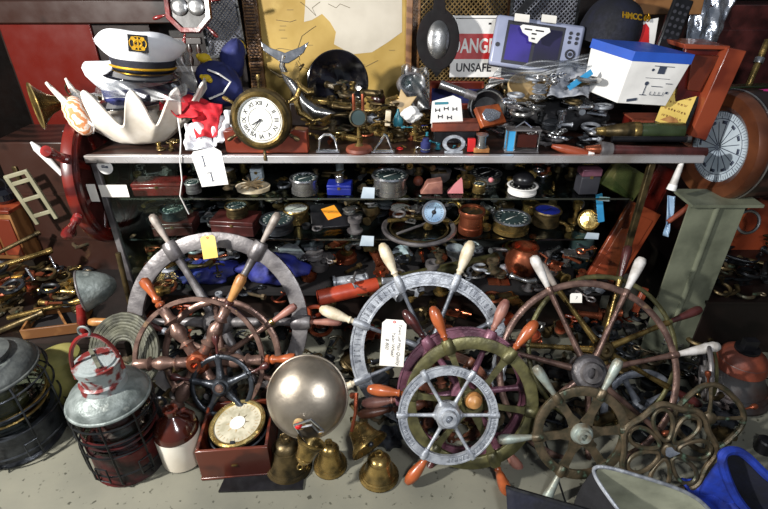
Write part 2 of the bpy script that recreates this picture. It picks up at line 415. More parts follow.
wheel('ship_helm', 'thin-rimmed purplish brass ship wheel behind the turned wood one on the left', 222, 357, 1.52, 60, 7, .02, 6, 35,
      ('bronze_purple', 'bronze_purple', 'bronze_purple'), (11, 20), [('plain', 10, 32, 'wood_pink', 'brass'), ('plain', 9, 30, 'wood_brown'), ('plain', 10, 44, 'maroon_wood', 'aluminium'), None], spoke=('rod', 6), style='round', skip=(1, 4, 5, 3))
wheel('ship_helm', 'thin brass-rimmed ship wheel with turned wooden spokes and orange handles on the left', 199, 362, 1.44, 66, 4.5, .014, 6, 2,
      ('bronze_purple', 'copper', 'bronze_purple'), (12, 26), [('turned', 13, 32, 'wood_orange', 'copper'), ('plain', 13, 34, 'wood_tan', 'maroon_wood'), ('turned', 12, 34, 'wood_orange', 'copper'), None], spoke=('turned', 10), style='plain', skip=(3, 4, 5))
wheel('dinghy_helm', 'small dark grey five-spoked wheel with a domed hub above the boxed compass', 222, 386, 1.365, 32, 5, .014, 5, 25,
      ('gunmetal', 'gunmetal', 'gunmetal'), (10, 18, 'bronze_purple'), ('knob', 9, 20, 'maroon_wood'), spoke=('rod', 8), style='round', skip=(3, 4), lean=28)
E = wheel('ship_helm', 'big aluminium ship wheel with cast lettering, cream handles and a white price tag', 429, 350, 1.50, 79, 14, .02, 8, 24,
      ('aluminium', 'alu_dark', 'alu_dark'), (14, 24), [('spindle', 14, 38, 'wood_cream')], spoke=('rod', 5), marks=84, lean=28, skip=(0, 5, 6, 7))
wheel('ship_helm', 'purple-painted ship wheel with dark red-brown handles behind the olive one', 464, 393, 1.31, 67, 12, .02, 6, 66,
      ('purple_paint', 'purple_paint', 'purple_paint'), (14, 22), [('spindle', 13, 36, 'wood_pink'), ('spindle', 12, 36, 'maroon_wood')], spoke=('rod', 7), lean=28, skip=(5,))
wheel('ship_helm', 'olive brass ship wheel with bright orange wooden handles', 471, 403, 1.225, 67, 12, .018, 6, 52,
      ('olive_brass', 'olive_brass', 'olive_brass'), (13, 22), [('spindle', 14, 38, 'wood_orange')], spoke=('flat', 7), lean=28, style='plain', skip=(5,))
wheel('ship_helm', 'small light grey wheel with raised rim lettering and no handles, foremost of the middle heap', 448, 415, 1.14, 50, 9, .018, 6, 0,
      ('aluminium', 'aluminium', 'aluminium'), (13, 26), None, spoke=('ball', 4), marks=72, lean=28, roll=0)
wheel('ship_helm', 'greenish brass ship wheel with slim spokes, behind the big bronze one', 602, 350, 1.53, 76, 5, .014, 7, 22,
      ('olive_brass', 'brass_dark', 'brass'), (11, 20), [('plain', 11, 34, 'maroon_wood'), ('plain', 11, 34, 'maroon_wood'), ('plain', 12, 30, 'wood_grey')], spoke=('rod', 6), style='round', skip=(4, 5), lean=36)
wheel('ship_helm', 'biggest bronze ship wheel with long white handles at the right', 588, 372, 1.40, 92, 7, .016, 7, 11,
      ('bronze_purple', 'pewter', 'bronze_purple'), (18, 24), [('plain', 13, 44, 'wood_white'), ('plain', 13, 38, 'wood_white'), ('plain', 13, 36, 'wood_white'), ('plain', 13, 34, 'wood_pink')], spoke=('rod', 6), style='round', skip=(4, 5, 6), lean=36)
wheel('ship_helm', 'corroded bronze wheel with pale verdigris handles, standing before the biggest bronze one', 581, 433, 1.13, 48, 9, .014, 6, 5,
      ('bronze', 'verdigris', 'bronze'), (11, 22), [('plain', 12, 36, 'verdigris')], spoke=('flat', 10), style='plain', skip=(0, 5))
wheel('turning_hoop', 'plain silvery grey handwheel low between the bronze wheels', 640, 408, 1.42, 40, 8, .018, 4, 30,
      ('alu_dark', 'alu_dark', 'alu_dark'), (10, 20), None, spoke=('rod', 7), style='round')
# bronze rosette handwheel with petal loops
def rosette(px, py, Y, rp, n, mat, label, lean, hand=None, loops=True):
    c = P(px, py, Y); s = S(c); w = thing('valve_hoop', label, 'valve wheel', T(c) @ RX(90 - lean))
    Ro = rp * s
    def rim(i, n2=90):
        a = 2 * PI * i / n2; r = Ro * (1 + .05 * math.cos(n * a)); return (r * math.cos(a), r * math.sin(a), 0)
    G().tube([rim(i) for i in range(90)], .0105, 8, True).build('rim', mat, w)
    G().lathe([(.02, -.012), (.024, -.006), (.024, .008), (.016, .014), (0, .016)], 20).build('hub', mat, w)
    for k in range(n):
        a = 2 * PI * k / n
        if loops:
            pts = []
            for i in range(20):
                u = 2 * PI * i / 20; x = Ro * (.58 - .36 * math.cos(u)); y = Ro * .17 * math.sin(u) * (1.2 - .3 * math.cos(u))
                pts.append((x, y, 0))
            G().tube(pts, .0075, 7, True, RZ(math.degrees(a))).build('spoke_loop', mat, w)
        else:
            G().tube([(.015, 0, 0), (Ro * .5, 0, .004), (Ro, 0, 0)], [.009, .006, .008], 8, False, RZ(math.degrees(a))).build('spoke', mat, w)
    if hand:
        for a in hand: G().lathe([(x * .011, y * .055) for x, y in HP['knob']], 12, RZ(a - 90) @ RX(-90) @ T(0, 0, Ro + .004)).build('handle', 'copper', w)
    return w
rosette(668, 450, 1.10, 46, 7, 'bronze', 'brown bronze valve wheel with petal-shaped spokes beside the blue bag', 25)
rosette(709, 418, 1.27, 33, 4, 'bronze', 'brown bronze valve wheel with peg handles in front of the dark bell', 25, (95, 15, 200), False)
# white spark on rosette, put in as a bright flat piece
p = P(671, 452, 1.06)
tag(G().prism([(-.016, -.012), (-.004, -.018), (.012, -.012), (.03, -.004), (.012, .004), (.002, .016), (-.014, .014), (-.018, .002)], .002).build('white_spark', 'foil', M=T(p) @ RX(60)), 'white spark on the hub of the petal-spoked wheel, put in as a bright flat piece', 'foil')
# tall edge-on handwheel
c = P(706, 372, 1.42); w = thing('turning_hoop', 'tall dull metal handwheel seen nearly edge-on beside the dark bell', 'handwheel', T(c) @ RZ(68) @ RX(80))
G().torus(.105, .009, 40, 8).build('rim', 'pewter', w); G().torus(.085, .006, 40, 8, T(0, 0, .02)).build('inner_rim', 'olive_brass', w)
G().lathe([(.024, -.02), (.024, .02), (.012, .03), (0, .03)], 16).build('hub', 'pewter', w)
for k in range(4): G().tube([(0, 0, 0), (.1, 0, 0)], .006, 8, False, RZ(90 * k + 20)).build('spoke', 'pewter', w)
wheel('ship_helm', 'dark wooden ship wheel lowest in the middle heap, its brown handles near the floor', 444, 400, 1.37, 50, 9, .02, 8, 10,
      ('wood_brown', 'brass_dark', 'wood_brown'), (14, 22), [('spindle', 12, 38, 'wood_brown')], spoke=('turned', 8), lean=28, skip=(0, 1, 2, 3))
for px_, py_, Y_, dx_, m_, l_ in ((472, 398, 1.20, 0, 'wood_tan', 'round orange-brown wooden knob behind the small light grey wheel'),):
    tag(G().lathe([(0, 0), (.02, .008), (.03, .028), (.022, .05), (.01, .058), (0, .06)], 20).build('wooden_finial', m_, M=T(P(px_, py_, Y_)) @ RX(60)), l_, 'finial')
# ---- price tags
def swing_tag(label, px, py, Y, w, h, lines, mat='paper', tilt=0, rx=62, sz=.012, rot=90, hole=True, ls=None):
    p = P(px, py, Y); t = thing('price_tag', label, 'price tag', T(p) @ RX(rx) @ RZ(tilt))
    c = min(w, h) * .16
    G().prism([(-w / 2, -h / 2), (w / 2, -h / 2), (w / 2, h / 2 - c), (w / 2 - c, h / 2), (-w / 2 + c, h / 2), (-w / 2, h / 2 - c)], .0012).build('card', mat, t)
    if hole: G().torus(.0035, .0015, 16, 6, T(0, h / 2 - .008, .001)).build('eyelet', 'red', t)
    if lines:
        g = G(); m = len(lines)
        for i, l in enumerate(lines):
            o = ((m - 1) / 2 - i) * (ls or sz * 1.1)
            g.text(l, sz, (T(o, -.004, .001) if rot else T(0, o, .001)) @ RZ(-90 if rot else 0), .0004, shear=.25)
        g.build('handwriting', 'ink', t, sharp=0)
    return t
swing_tag('white price tag with handwriting hanging on the big aluminium wheel', 393, 343, 1.35, .085, .165, ['$ 800', 'Yalan Wheel', 'Town off Man Quality'][::-1], tilt=-4, sz=.0165, ls=.021)
swing_tag('yellow blank tag hanging on the rim of the large grey wheel', 209, 247, 1.70, .058, .09, None, 'paper_yellow', tilt=8)
swing_tag('small white square tag hanging on the greenish brass wheel', 576, 298, 1.44, .042, .034, ['7'], sz=.014, rot=0, hole=False)
# ================================================================ floor things
def caged_lantern(name, label, px, Yc, top_py, r, mats, red=False, tilt=0, zr=.66, cage=1.08):
    b = PZ(px, 0, 0); zt = P(px, top_py, Yc).z
    x = (px - 384) / FP * (Yc * math.cos(PITCH) + (CAMZ - .25) * math.sin(PITCH))
    H = zt
    w = thing(name, label, 'lantern', T(x, Yc, .002) @ RZ(tilt))
    bh = H * .30
    G().lathe([(r * 1.0, 0), (r * 1.03, .008), (r * .97, .02), (r * .96, bh * .8), (r * .98, bh * .85), (r * .98, bh), (r * .8, bh)], 40).build('base', mats[0], w)
    gl = G(); pr = []; z0, z1 = bh, H * zr
    for i in range(25):
        z = z0 + (z1 - z0) * i / 24; pr.append((r * .86 + (.004 if i % 2 else 0) + r * .06 * math.sin(PI * i / 24), z))
    gl.lathe(pr, 40).build('lens', mats[1], w)
    for k in range(2): G().torus(r * .94, .005, 40, 6, T(0, 0, z0 + (z1 - z0) * (.25 + .14 * k))).build('lens_band', mats[5], w)
    cap = G().lathe([(r * .85, z1), (r * 1.02, z1), (r * 1.04, z1 + .006), (r * 1.02, z1 + .02), (r * .93, z1 + .04), (r * .74, z1 + .056), (r * .5, z1 + .068), (r * .5, z1 + .07)], 40).build('shoulder', mats[2], w)
    G().torus(r * 1.04, .006, 40, 8, T(0, 0, z1 + .008)).build('rolled_edge', mats[2], cap)
    nk = z1 + .066; ch = max(.03, H - nk)
    if red:
        G().lathe([(r * .6, nk - .012), (r * .54, nk + ch * .2), (r * .58, nk + ch * .25), (r * .52, nk + ch * .32), (r * .50, nk + ch * .7), (r * .56, nk + ch * .76), (r * .58, H), (r * .5, H), (r * .48, H + .006), (0, H + .012)], 32).build('chimney', mats[3], w)
        pts = [(r * .56 * math.cos(a), .0, H - .05 + .16 * math.sin(a) ** .8) for a in [PI * i / 16 for i in range(17)]]
        hd = G().tube([(x_, y_, z_) for x_, y_, z_ in pts], .007, 8, False, RZ(20)).build('bail_handle', 'red_paint', w)
        G().torus(.018, .004, 20, 6, T(0, 0, H + .125) @ RX(90)).build('hanging_ring', 'galv', hd)
        G().box(r * .9, .012, .003, T(0, 0, H + .014) @ RZ(-50)).build('lid_strap', 'rope', w)
    else:
        G().lathe([(r * .55, nk - .01), (r * .62, nk + .005), (r * .60, nk + .015), (r * .35, nk + .028), (0, nk + .03)], 32).build('lid', 'galv_dark', w)
    # cage: vertical wires with shared rings
    R2 = r * cage
    for z in (bh * .5, bh * 1.15, (z0 + z1) / 2, z1 - .025):
        G().torus(R2, .0035, 44, 6, T(0, 0, z)).build('cage_ring', mats[4], w)
    cm = G().tube([(r * 1.0, 0, .012), (R2, 0, .03), (R2, 0, z1 - .02), (r * 1.02, 0, z1 + .012)], .0035, 6).mesh('cage_wire', mats[4])
    for k in range(8): lnk('cage_wire', cm, w, RZ(k * 45 + 12))
    for a in (-100, -40, 200):
        G().tube([(R2 + .004, -.02, bh * .35), (R2 + .004, -.02, bh * .8), (R2 + .004, .02, bh * .8), (R2 + .004, .02, bh * .35)], .003, 6, True, RZ(a)).build('latch', mats[4], w)
    return w
caged_lantern('ship_lantern', 'galvanised ship lantern with peeling red paint and a red bail handle, beside the jug', 115, 1.215, 362, .124, ('red_black', 'lens_glass', 'galv', 'galv_red', 'dark_metal', 'red_black'), True)
caged_lantern('ship_lantern', 'large grey caged ship lantern with a banded lens at the left edge of the photo', -2, 1.31, 346, .150, ('gunmetal', 'lens_glass', 'galv_dark', 'galv', 'gunmetal', 'brass'), zr=.74, cage=1.16)
# brass burner inside each lantern lens
for px, Yc, m, l in ((115, 1.215, 'red_black', 'dark red burner cylinder inside the peeling red lantern'), (-2, 1.31, 'olive_brass', 'olive brass burner cylinder inside the grey lantern at the left edge')):
    b = Vector(((px - 384) / FP * (Yc * math.cos(PITCH) + (CAMZ - .25) * math.sin(PITCH)), Yc, 0))
    tag(G().lathe([(.05, 0), (.075, .01), (.075, .03), (.05, .05), (.05, .09), (.065, .1), (.06, .125), (0, .13)], 24).build('lantern_burner', m, M=T(b.x, Yc, .165)), l, 'burner')
# olive drum behind left lantern
p = PZ(62, 415, 0)
w = thing('metal_canister', 'dull olive canister standing behind the grey lantern', 'canister', T(p.x, 1.52, .001))
G().lathe([(.07, 0), (.075, .01), (.075, .2), (.068, .22)], 28).build('body', 'olive_paint', w); G().lathe([(.078, .2), (.078, .225), (.05, .24), (0, .24)], 28).build('lid', 'olive_paint', w)
p = PZ(172, 392, 0)
# ribbed coil disc leaning
c = P(124, 352, 1.50); w = thing('rope_coil', 'flat coil of dark ribbed hose leaning behind the red lantern', 'hose coil', T(c) @ RZ(-14) @ RX(56) @ SC(.98))
G().tube([((.05 + .0125 * i / 24 * 1.0) * math.cos(2 * PI * i / 24), (.05 + .0125 * i / 24) * math.sin(2 * PI * i / 24), .004 * math.sin(i)) for i in range(24 * 9)], .0072, 7).build('coil', 'rope', w)
G().tube([((.06 + .014 * i / 24) * math.cos(2 * PI * i / 24), (.06 + .014 * i / 24) * math.sin(2 * PI * i / 24), -.016) for i in range(24 * 7)], .007, 6).build('lower_coil', 'rope', w)
# jug
b = PZ(185, 455, 0); w = thing('stoneware_jug', 'small two-tone stoneware jug, brown glaze over cream, beside the red lantern', 'jug', T(b.x, b.y - .005, .001) @ SC(1.14))
G().lathe([(.062, 0), (.067, .006), (.068, .12), (.066, .126)], 36).build('body', 'stoneware', w)
G().lathe([(.068, .126), (.069, .133), (.062, .15), (.045, .172), (.024, .188), (.017, .196), (.016, .206), (.021, .208), (.022, .22), (.014, .222), (.013, .2)], 36).build('shoulder', 'glaze_brown', w)
G().tube([(.018, 0, .2), (.04, 0, .205), (.058, 0, .185), (.056, 0, .155)], [.008, .008, .008, .01], 8, False, RZ(15)).build('handle', 'glaze_brown', w)
# boxed compass
def frame_box(w, sx, sy, h, t, mat, inner='velvet', nm='case', bev=.002):
    g = G()
    g.box(sx, t, h, T(0, -sy / 2 + t / 2, h / 2)).box(sx, t, h, T(0, sy / 2 - t / 2, h / 2)).box(t, sy - 2 * t, h, T(-sx / 2 + t / 2, 0, h / 2)).box(t, sy - 2 * t, h, T(sx / 2 - t / 2, 0, h / 2))
    g.mi = 1; g.box(sx - 2 * t, sy - 2 * t, t, T(0, 0, t / 2 + .001))
    return g.build(nm, (mat, inner), w, bevel=bev)
b = PZ(234, 481, 0); w = thing('boxed_compass', 'brass-rimmed compass gimballed in a square mahogany box on the floor', 'compass', T(b.x, b.y + .125, .001) @ RZ(5))
frame_box(w, .245, .225, .15, .011, 'mahogany')
G().box(.252, .232, .012, T(0, 0, .006)).build('plinth', 'mahogany', w, bevel=.003)
G().box(.02, .004, .005, T(0, -.1145, .07)).build('latch', 'brass', w)
B = T(.004, .004, .140) @ RX(4) @ RY(-6) @ SC(1.08)
bw = G().lathe([(0, -.07), (.05, -.06), (.082, -.025), (.09, 0), (.092, .004), (.086, .0075), (.08, .006), (0, .006)], 40, B).build('bowl', 'black', w)
G().ring([(.078, .004), (.094, .004), (.094, .013), (.088, .017), (.08, .015)], 48, B).build('bezel', 'brass_bright', w)
G().cyl(.08, .002, B @ T(0, 0, .008), 40).build('card', 'dial_cream', w)
g = G()
for i in range(32): g.box(.009 if i % 4 else .016, .0012, .001, B @ RZ(i * 11.25) @ T(.066, 0, .0096))
g.prism([(math.cos(PI * i / 8) * (.04 if i % 2 == 0 else .012), math.sin(PI * i / 8) * (.04 if i % 2 == 0 else .012)) for i in range(16)], .001, B @ T(0, 0, .0095)); g.build('compass_rose', 'tan', w, sharp=0)
G().cyl(.026, .0015, B @ T(0, 0, .0105), 24).build('pivot_cap', 'dial', w)
G().torus(.1, .004, 40, 8, B @ T(0, 0, -.012)).build('gimbal_ring', 'gunmetal', w)
G().box(.016, .012, .02, T(0, -.085, .145)).build('gimbal_pivot', 'gunmetal', w)
b2 = PZ(262, 480, 0)
tag(G().prism([(-.14, -.04), (.15, -.03), (.15, .04), (-.13, .03)], .008).build('slate_board', 'black', M=T(.0, 0, 0) @ T(b2.x, b2.y - .01, .005)), 'thin black board lying flat under the front of the boxed compass', 'board')
# dome gong
c = P(305, 398, 1.20); w = thing('dome_gong', 'big domed dull bronze gong leaning over the small bells', 'gong', T(c) @ RZ(-6) @ RX(52))
Rg = .138
G().lathe([(Rg * math.sin(a), .085 * math.cos(a) - .03) for a in [PI / 2 * (1 - i / 14) for i in range(15)]], 48).build('dome', 'gong', w)
G().torus(Rg, .005, 48, 8, T(0, 0, -.03)).build('rim', 'gong', w)
G().cyl(.02, .01, T(.0, -.075, .052) @ RX(30), 20).build('mount_washer', 'tan', w)
G().ball(.012, T(.0, -.078, .063)).build('red_button', 'red', w)
G().tube([(.16, .02, .0), (.175, .03, .02), (.178, -.03, .03), (.168, -.09, .02)], [.012, .008, .006, .006], 8).build('striker_arm', 'copper', w)
# bells
def bell(label, x, y, z, r, h, mat, M2=None, clap=True, crown='loop', group=None):
    w = thing('brass_bell', label, 'bell', T(x, y, z) @ (M2 or Matrix.Identity(4)), group)
    pr = [(r * .94, h * .02), (r, 0), (r * 1.0, h * .05), (r * .9, h * .14), (r * .74, h * .3), (r * .62, h * .5), (r * .56, h * .7), (r * .5, h * .82), (r * .36, h * .92), (r * .15, h * .96), (0, h * .97)]
    inn = [(r * .94, h * .02), (r * .84, h * .14), (r * .66, h * .3), (r * .55, h * .5), (r * .5, h * .7), (r * .4, h * .82), (0, h * .88)]
    g = G(); n = 36; g.lathe(pr[1:], n); g.f = [f for f in g.f if len(f) == 4]; g.m = g.m[:len(g.f)]
    k = G().lathe(inn, n); g.add(k.v, [tuple(reversed(f)) for f in k.f if len(f) == 4]); g.m = [0] * len(g.f)
    g.ring([(r * .94, h * .02), (r, 0), (r * 1.0, h * .04)], n)
    g.build('bell_body', mat, w, sharp=50)
    for z_ in (.12, .2, .76): 
        rr = {.12: .93, .2: .85, .76: .56}[z_]
        G().torus(r * rr, r * .022, n, 6, T(0, 0, h * z_)).build('band', mat, w)
    if crown == 'loop':
        G().lathe([(r * .2, h * .95), (r * .16, h * 1.02)], 14).torus(r * .17, r * .055, 20, 8, T(0, 0, h * 1.12) @ RX(90)).build('crown_loop', mat, w)
    elif crown == 'block':
        G().lathe([(r * .3, h * .93), (r * .3, h * 1.0), (r * .2, h * 1.0)], 16).box(r * .34, r * .2, h * .2, T(0, 0, h * 1.08)).build('crown_block', 'black', w)
    if clap:
        c_ = G().tube([(0, 0, h * .85), (r * .15, 0, h * .3), (r * .18, 0, h * .05)], r * .05, 8).ball(r * .14, T(r * .18, 0, h * .05)).build('clapper', 'gunmetal', w)
    return w
def fl(px, py): q = PZ(px, py, 0); return q
q = fl(330, 470); bell('upright ribbed brass bell, middle of the small floor bells', q.x, q.y + .02, .001, .062, .115, 'brass', RZ(10), crown='loop')
q = fl(287, 478); bell('dark tarnished green bell in shadow beside the boxed compass', q.x, q.y + .05, .001, .085, .14, 'brass_dark', crown='loop')
q = fl(379, 483); bell('flared brass bell nearest the wheels, standing mouth down', q.x, q.y + .03, .001, .072, .10, 'brass', RX(-4), crown='loop')
p = P(362, 447, 1.17); bell('brass bell tipped over with its open mouth facing right', p.x, p.y, p.z, .072, .1, 'brass', T(.03, 0, 0) @ RZ(-30) @ RY(-68) @ RX(-20))
p = P(312, 440, 1.10); bell('brass bell hanging mouth-up in a steel strap below the gong', p.x, p.y, p.z, .05, .085, 'brass', RY(28) @ RX(150), clap=False)
w = thing('steel_bracket', 'bright bent steel strap bracket beneath the gong', 'bracket', T(P(300, 430, 1.10)) @ RY(10))
G().tube([(-.02, 0, .02), (.03, .0, .055), (.075, 0, .01), (.06, .0, -.0), (.035, 0, .03), (-.005, 0, .01)], .0045, 6, True).build('strap', 'chrome', w)
G().tube([(-.02, 0, .02), (.04, .01, -.1), (.055, .01, -.095)], .004, 6).build('arm', 'chrome', w)
# bell at right with rusty top
q = fl(742, 412); w = bell('large blue-black bell with a rusty orange top at the right edge', q.x + .02, q.y + .13, .001, .155, .23, 'bell_blue', crown='block')
G().lathe([(.099, .135), (.093, .16), (.089, .178), (.080, .194), (.056, .214), (.03, .224), (0, .226)], 36).build('rusty_crown', 'rust', w)
# bags bottom right
def bag(name, label, pts_rim, depth, mats, thick=.006, M=None):
    w = thing(name, label, 'bag', T(pts_rim[0]))
    o0 = pts_rim[0]; n = len(pts_rim)
    cen = sum((p for p in pts_rim), Vector()) / n
    def smooth(i):
        a = i * n; k = int(a) % n; f = a - int(a); p0, p1, p2, p3 = (pts_rim[(k + j) % n] for j in (-1, 0, 1, 2))
        return .5 * ((2 * p1) + (p2 - p0) * f + (2 * p0 - 5 * p1 + 4 * p2 - p3) * f * f + (3 * p1 - p0 - 3 * p2 + p3) * f ** 3)
    def fo(u, v):
        p = smooth(u); d = (p - cen) * (1 + .12 * math.sin(v * 2.2)); wob = .008 * math.sin(u * 37) * v
        return (cen + d + Vector((wob, wob, -v * depth)) - o0)
    def fi(u, v):
        p = smooth(u); d = (p - cen) * (.96 - .1 * v + .035 * math.sin(u * 60) * math.sin(v * 3)); return cen + d + Vector((0, 0, -v * depth * .92)) - o0
    G().grid(fo, 64, 10, wrap=True).build('shell', mats[0], w, sharp=0)
    k = G().grid(fi, 64, 10, wrap=True); k.v.append(cen + Vector((0, 0, -depth * .9)) - o0); c0 = len(k.v) - 1
    for i in range(64): k.f.append((9 * 64 + i, 9 * 64 + (i + 1) % 64, c0)); k.m.append(0)
    k.build('lining', mats[1], w, sharp=0)
    G().tube([smooth(i / 64) - o0 for i in range(64)], thick, 8, True).build('piping', mats[2], w)
    return w
bag('tote_bag', 'open black tote bag with pale lining and white piping in the right foreground',
    [P(594, 469, .99), P(642, 477, .97), P(700, 501, .93), P(724, 545, .86), P(660, 565, .80), P(624, 518, .86)], .26, ('black_cloth', 'lining', 'aluminium'))
bag('cloth_bag', 'open bright blue fabric bag in the right front corner',
    [P(722, 458, 1.02), P(740, 452, 1.04), P(765, 474, 1.0), P(792, 500, .95), P(772, 530, .92), P(738, 500, .97)], .26, ('royal', 'navy', 'royal'), .014)
w = thing('cloth_bag', 'flattened dark canvas bag with a pointed corner, bottom of the photo beside the tote', 'bag', T(P(530, 500, .96)))
o0 = P(530, 500, .96)
def fd(u, v):
    a = P(506, 487, .97) - o0; b = P(620, 520, .90) - o0; c = P(510, 560, .85) - o0
    return a + (b - a) * u + (c - a) * v + Vector((0, 0, .012 * math.sin(u * 6) * math.sin(v * 5)))
G().grid(fd, 14, 12).build('canvas', 'navy', w, thick=.012)
G().tube([fd(i / 12, 0) for i in range(13)], .007, 6).build('seam', 'black', w)
w = thing('canvas_pouch', 'crumpled blue flap of cloth lying before the petal-spoked wheel', 'pouch', T(P(712, 500, .99)))
G().grid(lambda u, v: ((u - .5) * .12, (v - .5) * .16, .02 * math.sin(u * 7) * math.sin(v * 6)), 14, 12).build('flap', 'royal', w, thick=.008)
tag(G().lathe([(.03, 0), (.03, .05), (.024, .055), (0, .056)], 16).build('plastic_bung', 'black', M=T(PZ(762, 450, 0).x, PZ(762, 450, 0).y, .001)), 'small black plastic bung at the right edge above the blue bag', 'bung')
# ================================================================ makers
def pot(label, p, r, h, body='brass', dial='dial_dark', M=None, name='pocket_compass', cat='compass', bezel=None, ticks=True, lid=None, group=None):
    """squat round instrument: stepped drum, bezel ring, dial with tick marks"""
    w = thing(name, label, cat, T(p) @ (M or Matrix.Identity(4)), group)
    G().lathe([(r * .9, .0008), (r * .94, h * .05), (r * .94, h * .3), (r * .88, h * .34), (r * .88, h * .8), (r * .97, h * .86), (r * .97, h * .90)], 36).build('drum', body, w)
    G().ring([(r * .84, h * .9), (r * 1.0, h * .9), (r * 1.02, h * .96), (r * .96, h * 1.04), (r * .86, h * 1.0)], 36).build('bezel', bezel or body, w)
    d = G().cyl(r * .86, .002, T(0, 0, h * .93), 32).build('dial', dial, w)
    if ticks:
        g = G()
        for i in range(16): g.box(r * .14, r * .025, .0008, RZ(22.5 * i) @ T(r * .7, 0, h * .93 + .0014))
        g.box(r * .9, r * .05, .0008, RZ(37) @ T(0, 0, h * .93 + .0022)).build('needle', 'ink' if dial not in ('dial_dark', 'black') else 'dial', d, sharp=0)
    if lid:
        G().lathe([(r, 0), (r, h * .2), (r * .9, h * .3), (0, h * .34)], 32, T(0, r * 1.05, h) @ RX(-105) @ T(0, -r * 1.0, 0)).build('lid', lid, w)
    return w
def book(label, M, w, d, h, mat, name='book', cat='book', pages='paper'):
    t = thing(name, label, cat, M)
    G().box(w, d, h * .12, T(0, 0, h * .94)).box(w, d, h * .12, T(0, 0, h * .06)).box(w, h * .12, h, T(0, -d / 2 + h * .06, h / 2)).build('cover', mat, t, bevel=.001)
    G().box(w * .96, d * .94, h * .76, T(0, d * .01, h / 2)).build('pages', pages, t)
    return t
def telescope(label, a, b, segs, name='spyglass', cat='spyglass'):
    """segs: (part name, r0, r1, fraction end, material)"""
    L = (b - a).length; t = thing(name, label, cat, ALONG(a, b)); z = 0
    for nm, r0, r1, f, m in segs:
        G().lathe([(r0 * .98, z), (r0, z + .002), ((r0 + r1) / 2, (z + f * L) / 2), (r1, f * L - .002), (r1 * .98, f * L)], 24).build(nm, m, t)
        z = f * L
    return t
